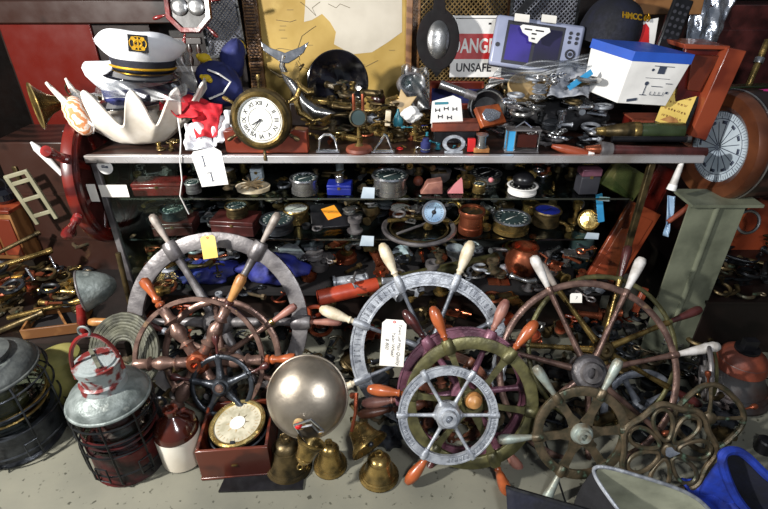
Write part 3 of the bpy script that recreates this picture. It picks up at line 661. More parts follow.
def hw(kind, s):
    """small hardware shapes, about s across; returns (mesh builder, height)"""
    g = G()
    if kind == 'shackle':
        g.tube([(s * .3 * math.cos(a), s * .38 * math.sin(a), s * .12) for a in [R(-50 + 280 * i / 14) for i in range(15)]], s * .08, 7); g.tube([(-s * .36, -s * .3, s * .12), (s * .4, -s * .3, s * .12)], s * .07, 7); h = s * .24
    elif kind == 'ring': g.torus(s * .36, s * .08, 20, 7, T(0, 0, s * .09)); h = s * .18
    elif kind == 'key': g.torus(s * .16, s * .04, 14, 6, T(-s * .3, 0, s * .06)); g.tube([(-s * .14, 0, s * .06), (s * .45, 0, s * .06)], s * .035, 6); g.box(s * .05, s * .16, s * .04, T(s * .36, s * .08, s * .06)); g.box(s * .05, s * .12, s * .04, T(s * .26, s * .07, s * .06)); h = s * .12
    elif kind == 'cleat': g.tube([(-s * .5, 0, s * .26), (-s * .2, 0, s * .2), (s * .2, 0, s * .2), (s * .5, 0, s * .26)], [s * .04, s * .09, s * .09, s * .04], 8); g.box(s * .1, s * .1, s * .2, T(-s * .14, 0, s * .1)); g.box(s * .1, s * .1, s * .2, T(s * .14, 0, s * .1)); g.box(s * .6, s * .22, s * .04, T(0, 0, s * .02)); h = s * .3
    elif kind == 'pulley':
        g.lathe([(s * .3, 0), (s * .34, s * .04), (s * .22, s * .12), (s * .34, s * .2), (s * .3, s * .24)], 20); g.prism([(-s * .2, -s * .3), (s * .2, -s * .3), (s * .26, 0), (s * .1, s * .45), (-s * .1, s * .45), (-s * .26, 0)], s * .04, T(0, 0, s * .27)); g.torus(s * .1, s * .03, 12, 6, T(0, s * .46, s * .2)); h = s * .3
    elif kind == 'gear':
        pts = []
        for i in range(28):
            r_ = s * (.42 if (i // 2) % 2 else .34); a = 2 * PI * i / 28; pts.append((r_ * math.cos(a), r_ * math.sin(a)))
        g.prism(pts, s * .1, T(0, 0, s * .05)); g.lathe([(s * .14, 0), (s * .14, s * .2), (0, s * .2)], 14); h = s * .2
    elif kind == 'valve':
        g.torus(s * .36, s * .06, 24, 7, T(0, 0, s * .18))
        for k in range(4): g.tube([(0, 0, s * .16), (s * .36, 0, s * .18)], s * .045, 6, False, RZ(90 * k))
        g.lathe([(s * .12, s * .0), (s * .12, s * .26), (0, s * .26)], 12); h = s * .27
    elif kind == 'fitting': g.lathe([(s * .22, 0), (s * .24, s * .06), (s * .14, s * .1), (s * .14, s * .3), (s * .2, s * .34), (s * .2, s * .46), (s * .12, s * .46), (s * .1, s * .2), (0, s * .2)], 16); h = s * .46
    elif kind == 'pipe': g.tube([(-s * .5, 0, s * .12), (-s * .1, 0, s * .12), (s * .15, s * .08, s * .12), (s * .3, s * .35, s * .12)], [s * .1, s * .08, s * .08, s * .12], 10); g.torus(s * .11, s * .03, 14, 6, T(-s * .48, 0, s * .12) @ RY(90)); h = s * .24
    elif kind == 'hook': g.tube([(s * .28 * math.cos(a), s * .28 * math.sin(a), s * .08) for a in [R(-150 + 230 * i / 12) for i in range(13)]] + [(-s * .02, s * .5, s * .08)], [s * .02] + [s * .06] * 13, 7); g.torus(s * .09, s * .03, 12, 6, T(0, s * .58, s * .08)); h = s * .16
    elif kind == 'bolt': g.prism([(s * .14 * math.cos(PI * i / 3), s * .14 * math.sin(PI * i / 3)) for i in range(6)], s * .14, T(-s * .36, 0, s * .13) @ RY(90)); g.tube([(-s * .3, 0, s * .13), (s * .45, 0, s * .13)], s * .07, 8); h = s * .26
    elif kind == 'cup': g.lathe([(s * .2, 0), (s * .3, s * .1), (s * .34, s * .36), (s * .31, s * .36), (s * .27, s * .12), (0, s * .06)], 20); h = s * .36
    elif kind == 'hinge': g.box(s * .4, s * .5, s * .05, T(-s * .24, 0, s * .03)); g.box(s * .4, s * .5, s * .05, T(s * .24, 0, s * .03)); g.tube([(0, -s * .27, s * .06), (0, s * .27, s * .06)], s * .06, 8); h = s * .12
    elif kind == 'tube_roll': g.lathe([(s * .16, -s * .5), (s * .18, -s * .46), (s * .15, -s * .4), (s * .15, s * .4), (s * .2, s * .44), (s * .2, s * .5), (s * .14, s * .5), (s * .12, s * .3), (0, s * .3)], 16, T(0, 0, s * .2) @ RY(90)); h = s * .4
    elif kind == 'anchor':
        g.tube([(0, -s * .4, s * .07), (0, s * .35, s * .07)], s * .045, 7); g.tube([(s * .36 * math.cos(a), -s * .05 + s * .36 * math.sin(a), s * .07) for a in [R(200 + 140 * i / 10) for i in range(11)]], [s * .02] + [s * .05] * 9 + [s * .02], 7); g.torus(s * .09, s * .03, 12, 6, T(0, s * .43, s * .07)); g.tube([(-s * .2, s * .22, s * .07), (s * .2, s * .22, s * .07)], s * .035, 6); h = s * .14
    elif kind == 'chain':
        for i in range(5): g.torus(s * .13, s * .035, 14, 6, T((i - 2) * s * .2, s * .05 * math.sin(i * 2), s * .1) @ RX(90 * (i % 2) + 10) @ SC(1.25, .8, 1))
        h = s * .22
    elif kind == 'prop':
        for k in range(3): g.prism([(0, 0), (s * .12, s * .1), (s * .2, s * .34), (s * .06, s * .46), (-s * .06, s * .3)], s * .04, RZ(120 * k) @ T(0, 0, s * .12) @ RY(22))
        g.lathe([(s * .09, 0), (s * .1, s * .14), (s * .05, s * .24), (0, s * .25)], 14); h = s * .25
    return g, h
KN = {'shackle': 'bow shackle', 'ring': 'ring', 'key': 'old key', 'cleat': 'horn cleat', 'pulley': 'pulley block', 'gear': 'gear wheel', 'valve': 'small valve wheel', 'fitting': 'pipe fitting',
      'pipe': 'bent pipe', 'hook': 'hook', 'bolt': 'bolt', 'cup': 'small cup', 'hinge': 'hinge', 'tube_roll': 'short tube', 'anchor': 'small anchor', 'chain': 'piece of chain', 'prop': 'small propeller'}
KNAME = {'tube_roll': 'brass_tube', 'prop': 'small_propeller', 'valve': 'valve_handle_fitting', 'fitting': 'pipe_fitting', 'pipe': 'bent_pipe', 'chain': 'chain', 'cup': 'metal_cup', 'pulley': 'pulley_block', 'gear': 'gear_disc', 'ring': 'metal_ring'}
HM = {}
MW = {'brass': 'brass', 'brass_dark': 'tarnished brass', 'brass_bright': 'bright brass', 'steel': 'steel', 'chrome': 'chrome', 'gunmetal': 'gunmetal', 'copper': 'copper', 'pewter': 'grey metal', 'dark_metal': 'blackened metal', 'bronze': 'bronze', 'red': 'red', 'teal': 'teal', 'aluminium': 'aluminium', 'wood_redorange': 'red-brown wooden', 'royal': 'blue', 'deep_blue': 'deep blue', 'white': 'white', 'verdigris': 'verdigris'}
def hwo(kind, s, mat, M, label, group):
    s = round(s, 2)
    if (kind, s, mat) not in HM: g, h = hw(kind, s); HM[(kind, s, mat)] = (g.mesh(KNAME.get(kind, kind), mat, 45), h)
    me, h = HM[(kind, s, mat)]
    o = lnk(KNAME.get(kind, kind), me, None, M); tag(o, label, KN[kind].replace('small ', ''), group); return o, h
class Heap:
    def __init__(s, base): s.b = base; s.it = []
    def block(s, x, y, r, top): s.it.append((x, y, r, top))
    def z(s, x, y, r):
        z = s.b
        for a, b, c, t in s.it:
            if math.hypot(a - x, b - y) < (r + c) * .8: z = max(z, t)
        return z
    def fill(s, n, spots, kinds, mats, size, where, group, zmax, seed, tilt=8):
        q = random.Random(seed); made = 0; tries = 0
        while made < n and tries < n * 12:
            tries += 1
            x, y = spots(q); k = q.choice(kinds); m = q.choice(mats); sz = round(q.uniform(*size), 2); h = hw(k, sz)[1]
            z = s.z(x, y, sz * .42)
            if z + h > zmax: continue
            M = T(x, y, z + .001) @ RZ(q.uniform(0, 360)) @ (RX(q.uniform(-tilt, tilt)) if z > s.b + .005 else Matrix.Identity(4))
            hwo(k, sz, m, M, '%s %s %s' % (MW[m], KN[k], where), '%ss %s' % (MW[m] + ' ' + KN[k], group))
            s.it.append((x, y, sz * .42, z + h)); made += 1
def region(px0, py0, px1, py1, z):
    def f(q):
        p = PZ(q.uniform(px0, px1), q.uniform(py0, py1), z); return p.x, p.y
    return f
def cloth(name, label, cat, pts, mats, seed=1, amp=.012, thick=.004, n=18, freq=9, part='cloth'):
    """bilinear crumpled sheet between four corner points"""
    a, b, c, d = pts; o = (a + b + c + d) / 4; w = thing(name, label, cat, T(o)); q = random.Random(seed); ph = [q.uniform(0, 6) for _ in range(6)]
    nr = (b - a).cross(d - a).normalized()
    def f(u, v):
        p = (a * (1 - u) + b * u) * (1 - v) + (d * (1 - u) + c * u) * v - o
        k = math.sin(u * freq + ph[0] + 2 * math.sin(v * 3 + ph[1])) + .7 * math.sin(v * freq * .8 + ph[2] + u * 4) + .4 * math.sin((u + v) * freq * 1.9 + ph[3])
        return p + nr * amp * k
    G().grid(f, n, n).build(part, mats, w, thick=thick, sharp=60)
    return w
def blob(name, label, cat, p, sx, sy, sz, mat, seed=1, amp=.18, part='bundle', n=26, M=None):
    q = random.Random(seed); ph = [q.uniform(0, 6) for _ in range(8)]
    w = thing(name, label, cat, T(p) @ (M or Matrix.Identity(4)))
    def f(u, v):
        a = 2 * PI * u; b = PI * (v - .5) * .998
        k = 1 + amp * (math.sin(3 * a + ph[0] + 3 * b) + .8 * math.sin(5 * a + ph[1] - 4 * b) + .5 * math.sin(9 * a + ph[2] + 6 * b)) * math.cos(b)
        return (sx * k * math.cos(a) * math.cos(b), sy * k * math.sin(a) * math.cos(b), sz * (1 + math.sin(b) * (1 + amp * .5 * math.sin(4 * a))))
    G().grid(f, n, n // 2 + 4, wrap=True).build(part, mat, w, sharp=70)
    return w
# ================================================================ on top of the case
CTZ = CT + .001
def K(px, py, dz=0): q = PZ(px, py, CTZ + dz); return q
top = Heap(CTZ)
# --- giant clam shell
c = K(140, 146); c.y = 1.985
w = thing('clam_shell', 'huge white scalloped clam shell holding the caps', 'shell', T(c.x - .005, c.y, CTZ))
def shl(u, v):
    a = 2 * PI * u; k = math.cos(11 * a + PI * .5); t = v ** .75
    r = .30 + .70 * t; f = 1 + .15 * t * k
    x = .262 * r * f * math.cos(a); y = .150 * r * f * math.sin(a)
    z = .17 * t ** 1.3 + .07 * t * t * k * (1 if math.sin(a) < .4 else .4)
    if v < .08: r = v * 4; x *= r / .6 if r < .6 else 1; y *= r / .6 if r < .6 else 1; z = .0
    return (x, y, z + .004)
G().grid(shl, 220, 22, wrap=True).build('shell_body', 'shell_white', w, thick=.009, sharp=0)
# --- striped cowrie
p = P(79, 116, 1.90)
w = thing('sea_shell', 'orange-and-white striped sea shell at the left end of the clam shell', 'shell', T(p) @ RZ(20) @ RY(-14))
G().lathe([(.044 * math.sin(PI * i / 16) ** .7 * (1 + .05 * (i % 2)), .075 * math.cos(PI * i / 16) + .0) for i in range(16, -1, -1)], 24).build('shell_body', 'orange_shell', w)
# --- caps
def cap(label, p, M, s, crown, band, cord=None, patch=False):
    w = thing('captain_cap', label, 'cap', T(p) @ M @ SC(s))
    G().lathe([(.112, 0), (.116, .004), (.118, .04), (.115, .044)], 44, None, 1, 1.12).build('band', band, w)
    def cr(u, v):
        a = 2 * PI * u; pr = [(.117, .042), (.135, .055), (.158, .08), (.162, .095), (.150, .108), (.10, .118), (.05, .12), (.0005, .119)]
        i = min(int(v * 7), 6); f = v * 7 - i; r = pr[i][0] * (1 - f) + pr[i + 1][0] * f; z = pr[i][1] * (1 - f) + pr[i + 1][1] * f
        z += .048 * max(0, -math.sin(a)) * (r / .16) * min(1, v * 2) + .004 * math.sin(5 * a) * min(1, v * 3)
        return (r * math.cos(a) * (1 + .02 * math.sin(3 * a)), r * 1.08 * math.sin(a), z)
    G().grid(cr, 56, 22, wrap=True).build('crown', crown, w, sharp=60)
    def vis(u, v):
        a = -PI * (.12 + .76 * u); r = .118 + .058 * v * math.sin(-a) ** .6
        return (r * math.cos(a), r * 1.12 * math.sin(a), .006 - .024 * v)
    G().grid(vis, 30, 6).build('visor', 'black_gloss', w, thick=.003, sharp=60)
    if cord: G().tube([(.122 * math.cos(a), .122 * 1.12 * math.sin(a), .016) for a in [-PI * (.06 + .88 * i / 30) for i in range(31)]], .0045, 8).build('cord', cord, w)
    if patch:
        B = T(.012, -.179, .112) @ RX(88) @ SC(1.15)
        b = G().box(.058, .05, .003, B).build('badge', 'black', w, bevel=.002)
        g = G().torus(.011, .0025, 20, 6, B @ T(0, 0, .003)).box(.004, .036, .003, B @ T(0, 0, .003))
        for a in (45, 135, 225, 315): g.prism([(.006, -.003), (.022, -.006), (.026, 0), (.022, .006), (.006, .003)], .003, B @ T(0, 0, .002) @ RZ(a))
        g.torus(.021, .0015, 24, 6, B @ T(0, 0, .002), 1.15, .95); g.build('gold_emblem', 'gold', b)
    return w
cap('white captain cap with black band, gold cord and a gold badge, topmost of the pile', P(144, 69, 1.97), RZ(16) @ RY(7) @ RX(-2), .95, 'white_cloth', 'navy', 'gold', True)
cap('white cap with navy band in clear plastic beneath the badged captain cap', P(138, 97, 2.05), RZ(-10) @ RX(-4) @ RY(-4), 1.0, 'white_cloth', 'navy_blue')
cloth('plastic_wrap', 'crumpled clear plastic wrap over the caps in the clam shell', 'plastic wrap', [P(92, 96, 1.86), P(185, 102, 1.84), P(168, 74, 1.98), P(104, 62, 1.97)], 'plastic_film', 4, .008, .0012, 30, 14, 'film')
cloth('plastic_wrap', 'loose clear plastic beside the right side of the badged captain cap', 'plastic wrap', [P(172, 96, 1.92), P(196, 92, 1.92), P(192, 52, 2.02), P(170, 56, 2.0)], 'plastic_film', 5, .012, .0012, 22, 10, 'film')
cloth('plastic_wrap', 'clear plastic wrapped round the striped sea shell', 'plastic wrap', [P(64, 132, 1.88), P(96, 134, 1.87), P(98, 94, 1.93), P(72, 92, 1.93)], 'plastic_film', 6, .012, .0012, 22, 10, 'film')
# --- cloths
cloth('folded_flag', 'bright red flag cloth draped from the clam shell', 'flag', [P(160, 112, 1.90), P(198, 118, 1.88), P(210, 98, 2.02), P(164, 98, 2.02)], 'red_cloth', 8, .012, .004, 20, 8)
cloth('folded_flag', 'hanging red and wrinkled flag end above the white hanging label', 'flag', [P(196, 138, 1.87), P(216, 136, 1.87), P(222, 104, 1.95), P(190, 102, 1.95)], 'red_cloth', 9, .010, .004, 18, 9)
cloth('white_cloth', 'white cloth strip hanging left of the clock stand', 'cloth', [P(212, 146, 1.86), P(226, 140, 1.87), P(232, 110, 1.95), P(214, 116, 1.94)], 'white_cloth', 10, .010, .004, 18, 8)
cloth('white_cloth', 'pale blue-white crumpled cloth on the case edge below the red flag', 'cloth', [P(186, 150, 1.865), P(214, 150, 1.865), P(206, 122, 1.91), P(186, 124, 1.91)], 'white_cloth', 11, .012, .004, 18, 10)
# --- navy bundle
w = blob('cloth_bundle', 'navy blue sailor cloth bundle with white piping leaning behind the clock', 'cloth bundle', P(214, 104, 2.15), .10, .06, .09, 'navy_blue', 3, .1, M=RZ(-12) @ RY(24))
G().tube([(-.02, -.08, .16), (.03, -.09, .17), (.07, -.06, .15), (.06, -.08, .10), (.02, -.10, .06)], .004, 6).build('piping', 'white', w)
w2 = blob('cloth_bundle', 'upper dark blue cloth roll below the yellow tuft', 'cloth bundle', P(230, 80, 2.22), .05, .05, .085, 'navy_blue', 5, .1, M=RY(18))
for px, py, Y, r in ((238, 44, 2.24, .022), (204, 58, 2.24, .024), (206, 78, 2.07, .018)):
    o = G().ball(r, None, 12, 1.2, .9, .8).ball(r * .6, T(r * .8, 0, -r * .5), 10).ball(r * .5, T(-r * .9, 0, r * .3), 10).build('tuft', 'yellow', w, M=w.matrix_basis.inverted() @ T(P(px, py, Y))); o['label'] = 'yellow woollen tuft'
blob('cloth_bundle', 'black folded cloth between the clam shell and the clock', 'cloth bundle', K(205, 128), .10, .10, .055, 'black_cloth', 6, .12)
blob('cloth_bundle', 'navy cloth showing under the red flag', 'cloth bundle', K(172, 128) + Vector((0, .1, 0)), .10, .09, .08, 'navy_blue', 7, .12)
# hanging label and string
w = thing('hanging_label', 'large white hanging label with bar marks over the case front edge', 'label', T(P(211, 168, 1.826)) @ RX(88) @ RZ(6))
G().prism([(-.056, -.072), (.05, -.072), (.056, .06), (.034, .078), (-.05, .07), (-.062, .056)], .001).build('card', 'white', w)
G().box(.004, .04, .001, T(-.02, .03, .001)).box(.014, .003, .001, T(-.02, .05, .001)).box(.012, .003, .001, T(-.02, .01, .001)).box(.004, .03, .001, T(-.006, -.035, .001)).box(.02, .003, .001, T(-.012, -.018, .001)).box(.012, .003, .001, T(-.006, -.052, .001)).build('printed_marks', 'ink_blue', w)
tag(G().tube([P(178, 118, 1.86), P(181, 140, 1.825), P(180, 160, 1.82), P(182, 180, 1.83), P(180, 196, 1.835), P(189, 214, 1.86)], .0028, 6).build('string', 'white'), 'thin white string hanging down in front of the case left side', 'string')
# --- clock on stand
c = K(268, 151); w = thing('ship_clock', 'round brass ship-wheel clock on a mahogany stand at the case front edge', 'clock', T(c.x, 1.885, CTZ))
o = G()
o.prism([(-.155, 0), (-.155, .085), (-.115, .09), (-.07, .06), (0, .045), (.07, .06), (.115, .092), (.16, .085), (.16, 0)], .05, T(0, .0, 0) @ RX(90)).build('stand', 'wood_redorange', w, bevel=.003)
F = T(0, -.035, .135) @ RX(82) @ SC(1.25)
G().lathe([(.07, -.02), (.088, -.015), (.09, .0), (.084, .012), (.088, .02), (.08, .026), (.074, .024), (.071, .019), (0, .0185)], 48, F).build('case_ring', 'brass_dark', w)
G().ring([(.066, .018), (.078, .018), (.080, .028), (.072, .034), (.066, .03)], 48, F).build('bezel', 'brass', w)
d = G().cyl(.068, .003, F @ T(0, 0, .020), 40).build('dial', 'dial', w)
g = G()
NUM = ['XII', 'XI', 'X', 'IX', 'VIII', 'VII', 'VI', 'V', 'IV', 'III', 'II', 'I']
for i, s_ in enumerate(NUM): g.text(s_, .017, F @ RZ(30 * i) @ T(0, .047, .0222), .0003, bold=.0003)
g.ring([(.060, .0218), (.061, .0218), (.061, .0226), (.060, .0226)], 40, F); g.ring([(.034, .0218), (.035, .0218), (.035, .0226), (.034, .0226)], 40, F); g.build('numerals', 'ink', d, sharp=0)
G().prism([(-.002, 0), (.002, 0), (.001, .03), (-.001, .03)], .001, F @ T(0, 0, .0245) @ RZ(118)).prism([(-.0016, 0), (.0016, 0), (.0008, .046), (-.0008, .046)], .001, F @ T(0, 0, .0255) @ RZ(140)).cyl(.004, .003, F @ T(0, 0, .025), 14).build('hands', 'ink', d)
for k in range(6):
    hm = G().lathe([(.004, 0), (.005, .012), (.0035, .014), (.0065, .026), (.005, .036), (0, .038)], 12, F @ RZ(60 * k) @ RX(-90) @ T(0, 0, .088)).build('wheel_handle', 'brass' if k in (0, 1, 5) else 'brass_dark', w)
top.block(c.x, 1.9, .17, CTZ + .2)
# fluted silver roller beside clock
p = P(233, 116, 1.93); w = thing('fluted_roller', 'small pale grey fluted roller beside the clock', 'roller', T(p.x, p.y, CTZ + .045) @ RZ(25))
g = G()
for i in range(5): g.torus(.014, .006, 20, 6, T(0, 0, i * .011))
g.build('flutes', 'aluminium', w); G().cyl(.006, .08, T(0, 0, -.0), 10).build('shaft', 'dark_metal', w)
G().box(.03, .03, .008, T(0, 0, -.041)).build('foot', 'dark_metal', w)
# --- whale tail sculpture
def pth(l, Y): return [P(a, b, Y + (i * .0)) for i, (a, b) in enumerate(l)]
w0 = P(290, 118, 2.12); w = thing('whale_tail_figurine', 'silvery bronze whale figurine with its forked tail raised behind the clock', 'figurine', T(w0))
pts = [q - w0 for q in pth([(284, 55), (282, 66), (287, 78), (296, 90), (302, 102), (315, 112), (335, 115)], 2.12)]
G().tube(pts, [.010, .012, .016, .019, .024, .028, .012], 12).build('body', 'steel', w)
fl_ = [(-.004, -.028), (-.02, .004), (-.055, .022), (-.095, .048), (-.085, .012), (-.04, -.018), (-.012, -.035), (.012, -.035), (.04, -.02), (.075, .004), (.098, .046), (.062, .026), (.02, .008), (.004, -.002)]
M_ = T(P(285, 54, 2.12) - w0) @ RX(76)
G().prism([(-.012, -.035), (-.04, -.018), (-.085, .012), (-.095, .048), (-.055, .022), (-.015, .01), (0, .004), (.015, .01), (.062, .026), (.098, .046), (.075, .004), (.04, -.02), (.012, -.035)], .008, M_).build('tail_fluke', 'chrome', w, bevel=.003)
G().tube([q - w0 for q in pth([(270, 70), (280, 76), (292, 76), (300, 68), (304, 64)], 2.16)], [.004, .008, .010, .008, .004], 8).build('fin', 'brass_dark', w)
w = thing('whale_tail_figurine', 'brass whale figurine lying with a small raised tail beside the black bowl', 'figurine', T(P(305, 100, 2.05)))
w0 = P(305, 100, 2.05)
G().tube([q - w0 for q in pth([(296, 78), (300, 86), (308, 92), (314, 92)], 2.05)], [.006, .010, .010, .005], 10).tube([q - w0 for q in pth([(300, 88), (296, 100), (300, 112), (312, 120)], 2.05)], [.008, .014, .016, .008], 10).build('body', 'brass', w)
G().prism([(-.01, -.02), (-.03, .01), (-.04, .03), (0, .01), (.035, .035), (.03, .005), (.01, -.02)], .006, T(P(294, 74, 2.05) - w0) @ RX(80) @ RZ(30)).build('tail_fluke', 'brass', w)
# --- black bowl
p = P(338, 82, 2.30); w = thing('black_bowl', 'shiny black shallow bowl standing on edge before the map', 'bowl', T(p) @ RZ(6) @ RX(80))
G().lathe([(0, -.035), (.05, -.03), (.1, -.012), (.128, .008), (.134, .012), (.128, .016), (.098, -.004), (.05, -.022), (0, -.027)], 48).build('bowl_body', 'black_gloss', w)
G().torus(.131, .004, 48, 8, T(0, 0, .013)).build('rolled_rim', 'black_gloss', w)
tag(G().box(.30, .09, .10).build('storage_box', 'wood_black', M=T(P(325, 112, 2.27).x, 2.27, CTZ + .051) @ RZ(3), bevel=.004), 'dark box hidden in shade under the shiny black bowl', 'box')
top.block(P(325, 112, 2.27).x, 2.27, .10, CTZ + .10)
tag(G().box(.20, .045, .02).build('brass_plate', 'brass', M=T(P(335, 96, 2.18).x, 2.18, CTZ + .115) @ RZ(-5) @ RY(4), bevel=.004), 'flat brass bar lying below the shiny black bowl', 'brass bar')
p = P(378, 100, 2.28); tag(G().ball(.034, n=18, sz=1.1).build('wooden_ball', 'maroon_wood', M=T(p)), 'dark brown polished ball right of the shiny black bowl', 'ball')
p = P(374, 118, 2.2); w = thing('mirror_dome', 'small pale domed mirror behind the dial on a stand', 'mirror', T(p) @ RX(60)); G().lathe([(.03, 0), (.032, .004), (.024, .014), (0, .02)], 28).build('dome', 'aluminium', w); G().torus(.032, .003, 28, 6).build('rim', 'brass', w)
# --- dial on stand
c = K(359, 152); w = thing('dial_on_stand', 'small dark dial with two copper prongs on a brass stem and red base', 'instrument', T(c.x, 1.885, CTZ))
G().lathe([(.05, 0), (.052, .006), (.048, .016), (.03, .02), (.012, .024)], 32).build('base', 'rust', w)
G().lathe([(.02, .02), (.008, .034), (.007, .05), (.012, .055), (.007, .06), (.006, .095), (.011, .1), (.006, .105)], 16).build('stem', 'brass', w)
F = T(0, 0, .13) @ RX(78)
G().lathe([(.03, -.014), (.034, -.008), (.034, .008), (.029, .012), (.027, .006)], 32, F).build('dial_case', 'bronze', w); G().cyl(.027, .002, F @ T(0, 0, .006), 28).build('dial', 'dial_dark', w)
for x in (-.016, .018): G().lathe([(.006, 0), (.006, .055), (.004, .06)], 12, T(x, 0, .158)).build('prong', 'copper', w)
top.block(c.x, 1.89, .05, CTZ + .2)
# --- chrome frames along the front edge
def bracket_frame(label, px, tri=False):
    c = K(px, 152); w = thing('chrome_bracket', label, 'bracket', T(c.x, 1.875, CTZ)); Rr = RX(90)
    out = [(-.035, .004), (-.03, .05), (-.01, .068), (.012, .068), (.03, .05), (.038, .004)] if not tri else [(-.036, .004), (-.004, .05), (.006, .068), (.016, .06), (.036, .004)]
    G().tube([(x, 0, y) for x, y in out], .006, 8, True).build('frame', 'chrome', w)
    G().box(.09, .03, .005, T(0, 0, .003)).build('foot', 'chrome', w)
    top.block(c.x, 1.88, .04, CTZ + .07)
bracket_frame('arched chrome bracket standing on the front edge right of the clock', 328)
bracket_frame('triangular chrome bracket standing just right of the red-based dial', 383, True)
c = K(453, 151); w = thing('oval_buckle', 'oval chrome ring buckle standing on the case front edge', 'buckle', T(c.x, 1.872, CTZ + .034) @ RX(80))
G().ring([(.026, -.006), (.038, -.006), (.04, 0), (.038, .006), (.026, .006)], 36, None, 1.12, .82).build('ring', 'aluminium', w); G().box(.07, .012, .006, T(0, -.034, 0)).build('bar', 'aluminium', w)
top.block(c.x, 1.875, .04, CTZ + .07)
# --- yellow star, teal pear etc
c = P(404, 104, 2.1); w = thing('wooden_star', 'pale yellow wooden star ornament beside the dark oval box', 'star', T(c) @ RX(74) @ RZ(12))
G().prism([((.062 if i % 2 == 0 else .03) * math.sin(PI * i / 5), (.062 if i % 2 == 0 else .03) * math.cos(PI * i / 5)) for i in range(10)], .014).build('star_body', 'tan', w, bevel=.003)
G().box(.012, .1, .008, T(0, -.05, -.012)).build('stick', 'wood_tan', w)
c = P(398, 122, 2.0); tag(G().lathe([(.0, 0), (.018, .006), (.022, .022), (.014, .045), (.006, .06), (.004, .072), (0, .073)], 20).build('teal_float', 'teal', M=T(c.x, c.y, c.z - .02)), 'small teal pear-shaped float below the yellow star', 'float')
c = P(388, 118, 2.03); tag(G().box(.022, .022, .06).build('white_block', 'wood_cream', M=T(c) @ RY(4), bevel=.002), 'small cream upright block left of the teal float', 'block')
blob('white_coral', 'lumpy white coral below the star', 'coral', P(411, 122, 1.98), .035, .03, .03, 'white', 12, .25, 'coral')
w = thing('oval_box', 'dark oval domed case with a grey rim tilted in front of the map frame', 'case', T(P(411, 84, 2.2)) @ RZ(8) @ RX(66))
G().ring([(.045, -.02), (.056, -.02), (.06, 0), (.056, .02), (.045, .02)], 40, None, 1.05, .8).build('rim', 'pewter', w); G().lathe([(.05, -.02), (.05, .0), (.02, .008), (0, .01)], 36, None, 1.05, .8).build('dome', 'dial_dark', w)
cloth('plastic_wrap', 'torn grey plastic around the dark oval case', 'plastic wrap', [P(398, 108, 2.1), P(432, 112, 2.1), P(428, 70, 2.2), P(402, 64, 2.22)], 'plastic_film', 15, .014, .0012, 20, 9, 'film')
# --- open wooden box with tube, card, books, bowl
c = K(452, 117); c = Vector((c.x, 2.28, CTZ)); w = thing('open_box', 'open orange-brown wooden box with a dark purple inside below the warning sign', 'box', T(c.x, c.y, P(452, 100, 2.28).z) @ RZ(-4) @ RX(38))
frame_box(w, .24, .13, .05, .01, 'wood_redorange', 'navy_blue', 'case')
tag(G().box(.22, .16, .075).build('storage_box', 'wood_black', M=T(c.x, c.y - .0, CTZ + .039), bevel=.004), 'dark box in shade supporting the open orange-brown box', 'box')
top.block(c.x, c.y, .1, CTZ + .08)
telescope('short steel tube lying across the open orange-brown box', P(440, 84, 2.16), P(476, 97, 2.14), [('barrel', .017, .016, .7, 'steel'), ('cap', .019, .019, 1, 'pewter')], 'steel_tube', 'tube')
w = thing('printed_card', 'white display card with black silhouettes and a teal strip', 'card', T(P(446, 110, 2.0)) @ RZ(8) @ RX(68))
G().prism([(-.065, -.05), (.068, -.055), (.062, .04), (.03, .055), (-.055, .035)], .006).build('card', 'white', w, bevel=.001)
G().box(.055, .01, .001, T(-.018, .026, .0036)).build('teal_strip', 'teal', w)
g = G()
for x, y in ((-.035, 0), (.0, .005), (.035, .002), (-.025, -.025), (.012, -.03)): g.box(.02, .004, .001, T(x, y, .0036)).box(.004, .014, .001, T(x - .008, y, .0036)).box(.004, .014, .001, T(x + .008, y, .0036))
g.build('silhouettes', 'ink', w)
c = K(452, 138); book('long red book lying flat below the white silhouette card', T(c.x, 2.0, CTZ + .052) @ RZ(2), .19, .07, .035, 'rust')
tag(G().box(.17, .05, .05).build('storage_box', 'black', M=T(c.x, 2.0, CTZ + .026), bevel=.003), 'small black box beneath the long red book', 'box')
top.block(c.x, 2.0, .06, CTZ + .09); top.block(c.x - .05, 2.0, .05, CTZ + .09); top.block(c.x + .05, 2.0, .05, CTZ + .09)
c = P(487, 108, 2.12); w = thing('black_bowl', 'matte black bowl with a raised rim behind the orange box', 'bowl', T(c) @ RX(62)); G().lathe([(0, -.03), (.05, -.025), (.078, .0), (.083, .006), (.077, .01), (.05, -.015), (0, -.018)], 40).build('bowl_body', 'black', w); G().torus(.070, .004, 40, 6, T(0, 0, .006)).build('inner_rim', 'steel', w)
w = thing('orange_box', 'flat orange wooden box with a silver relief tilted beside the black bowl', 'box', T(P(490, 116, 2.0)) @ RZ(30) @ RX(48))
G().box(.12, .085, .022).build('case', 'wood_orange', w, bevel=.003)
blob_ = G().prism([(-.045, -.018), (-.02, -.03), (.03, -.022), (.048, .0), (.02, .02), (-.02, .028), (-.045, .01)], .006, T(0, .0, .013)).build('silver_relief', 'foil', w, bevel=.002)
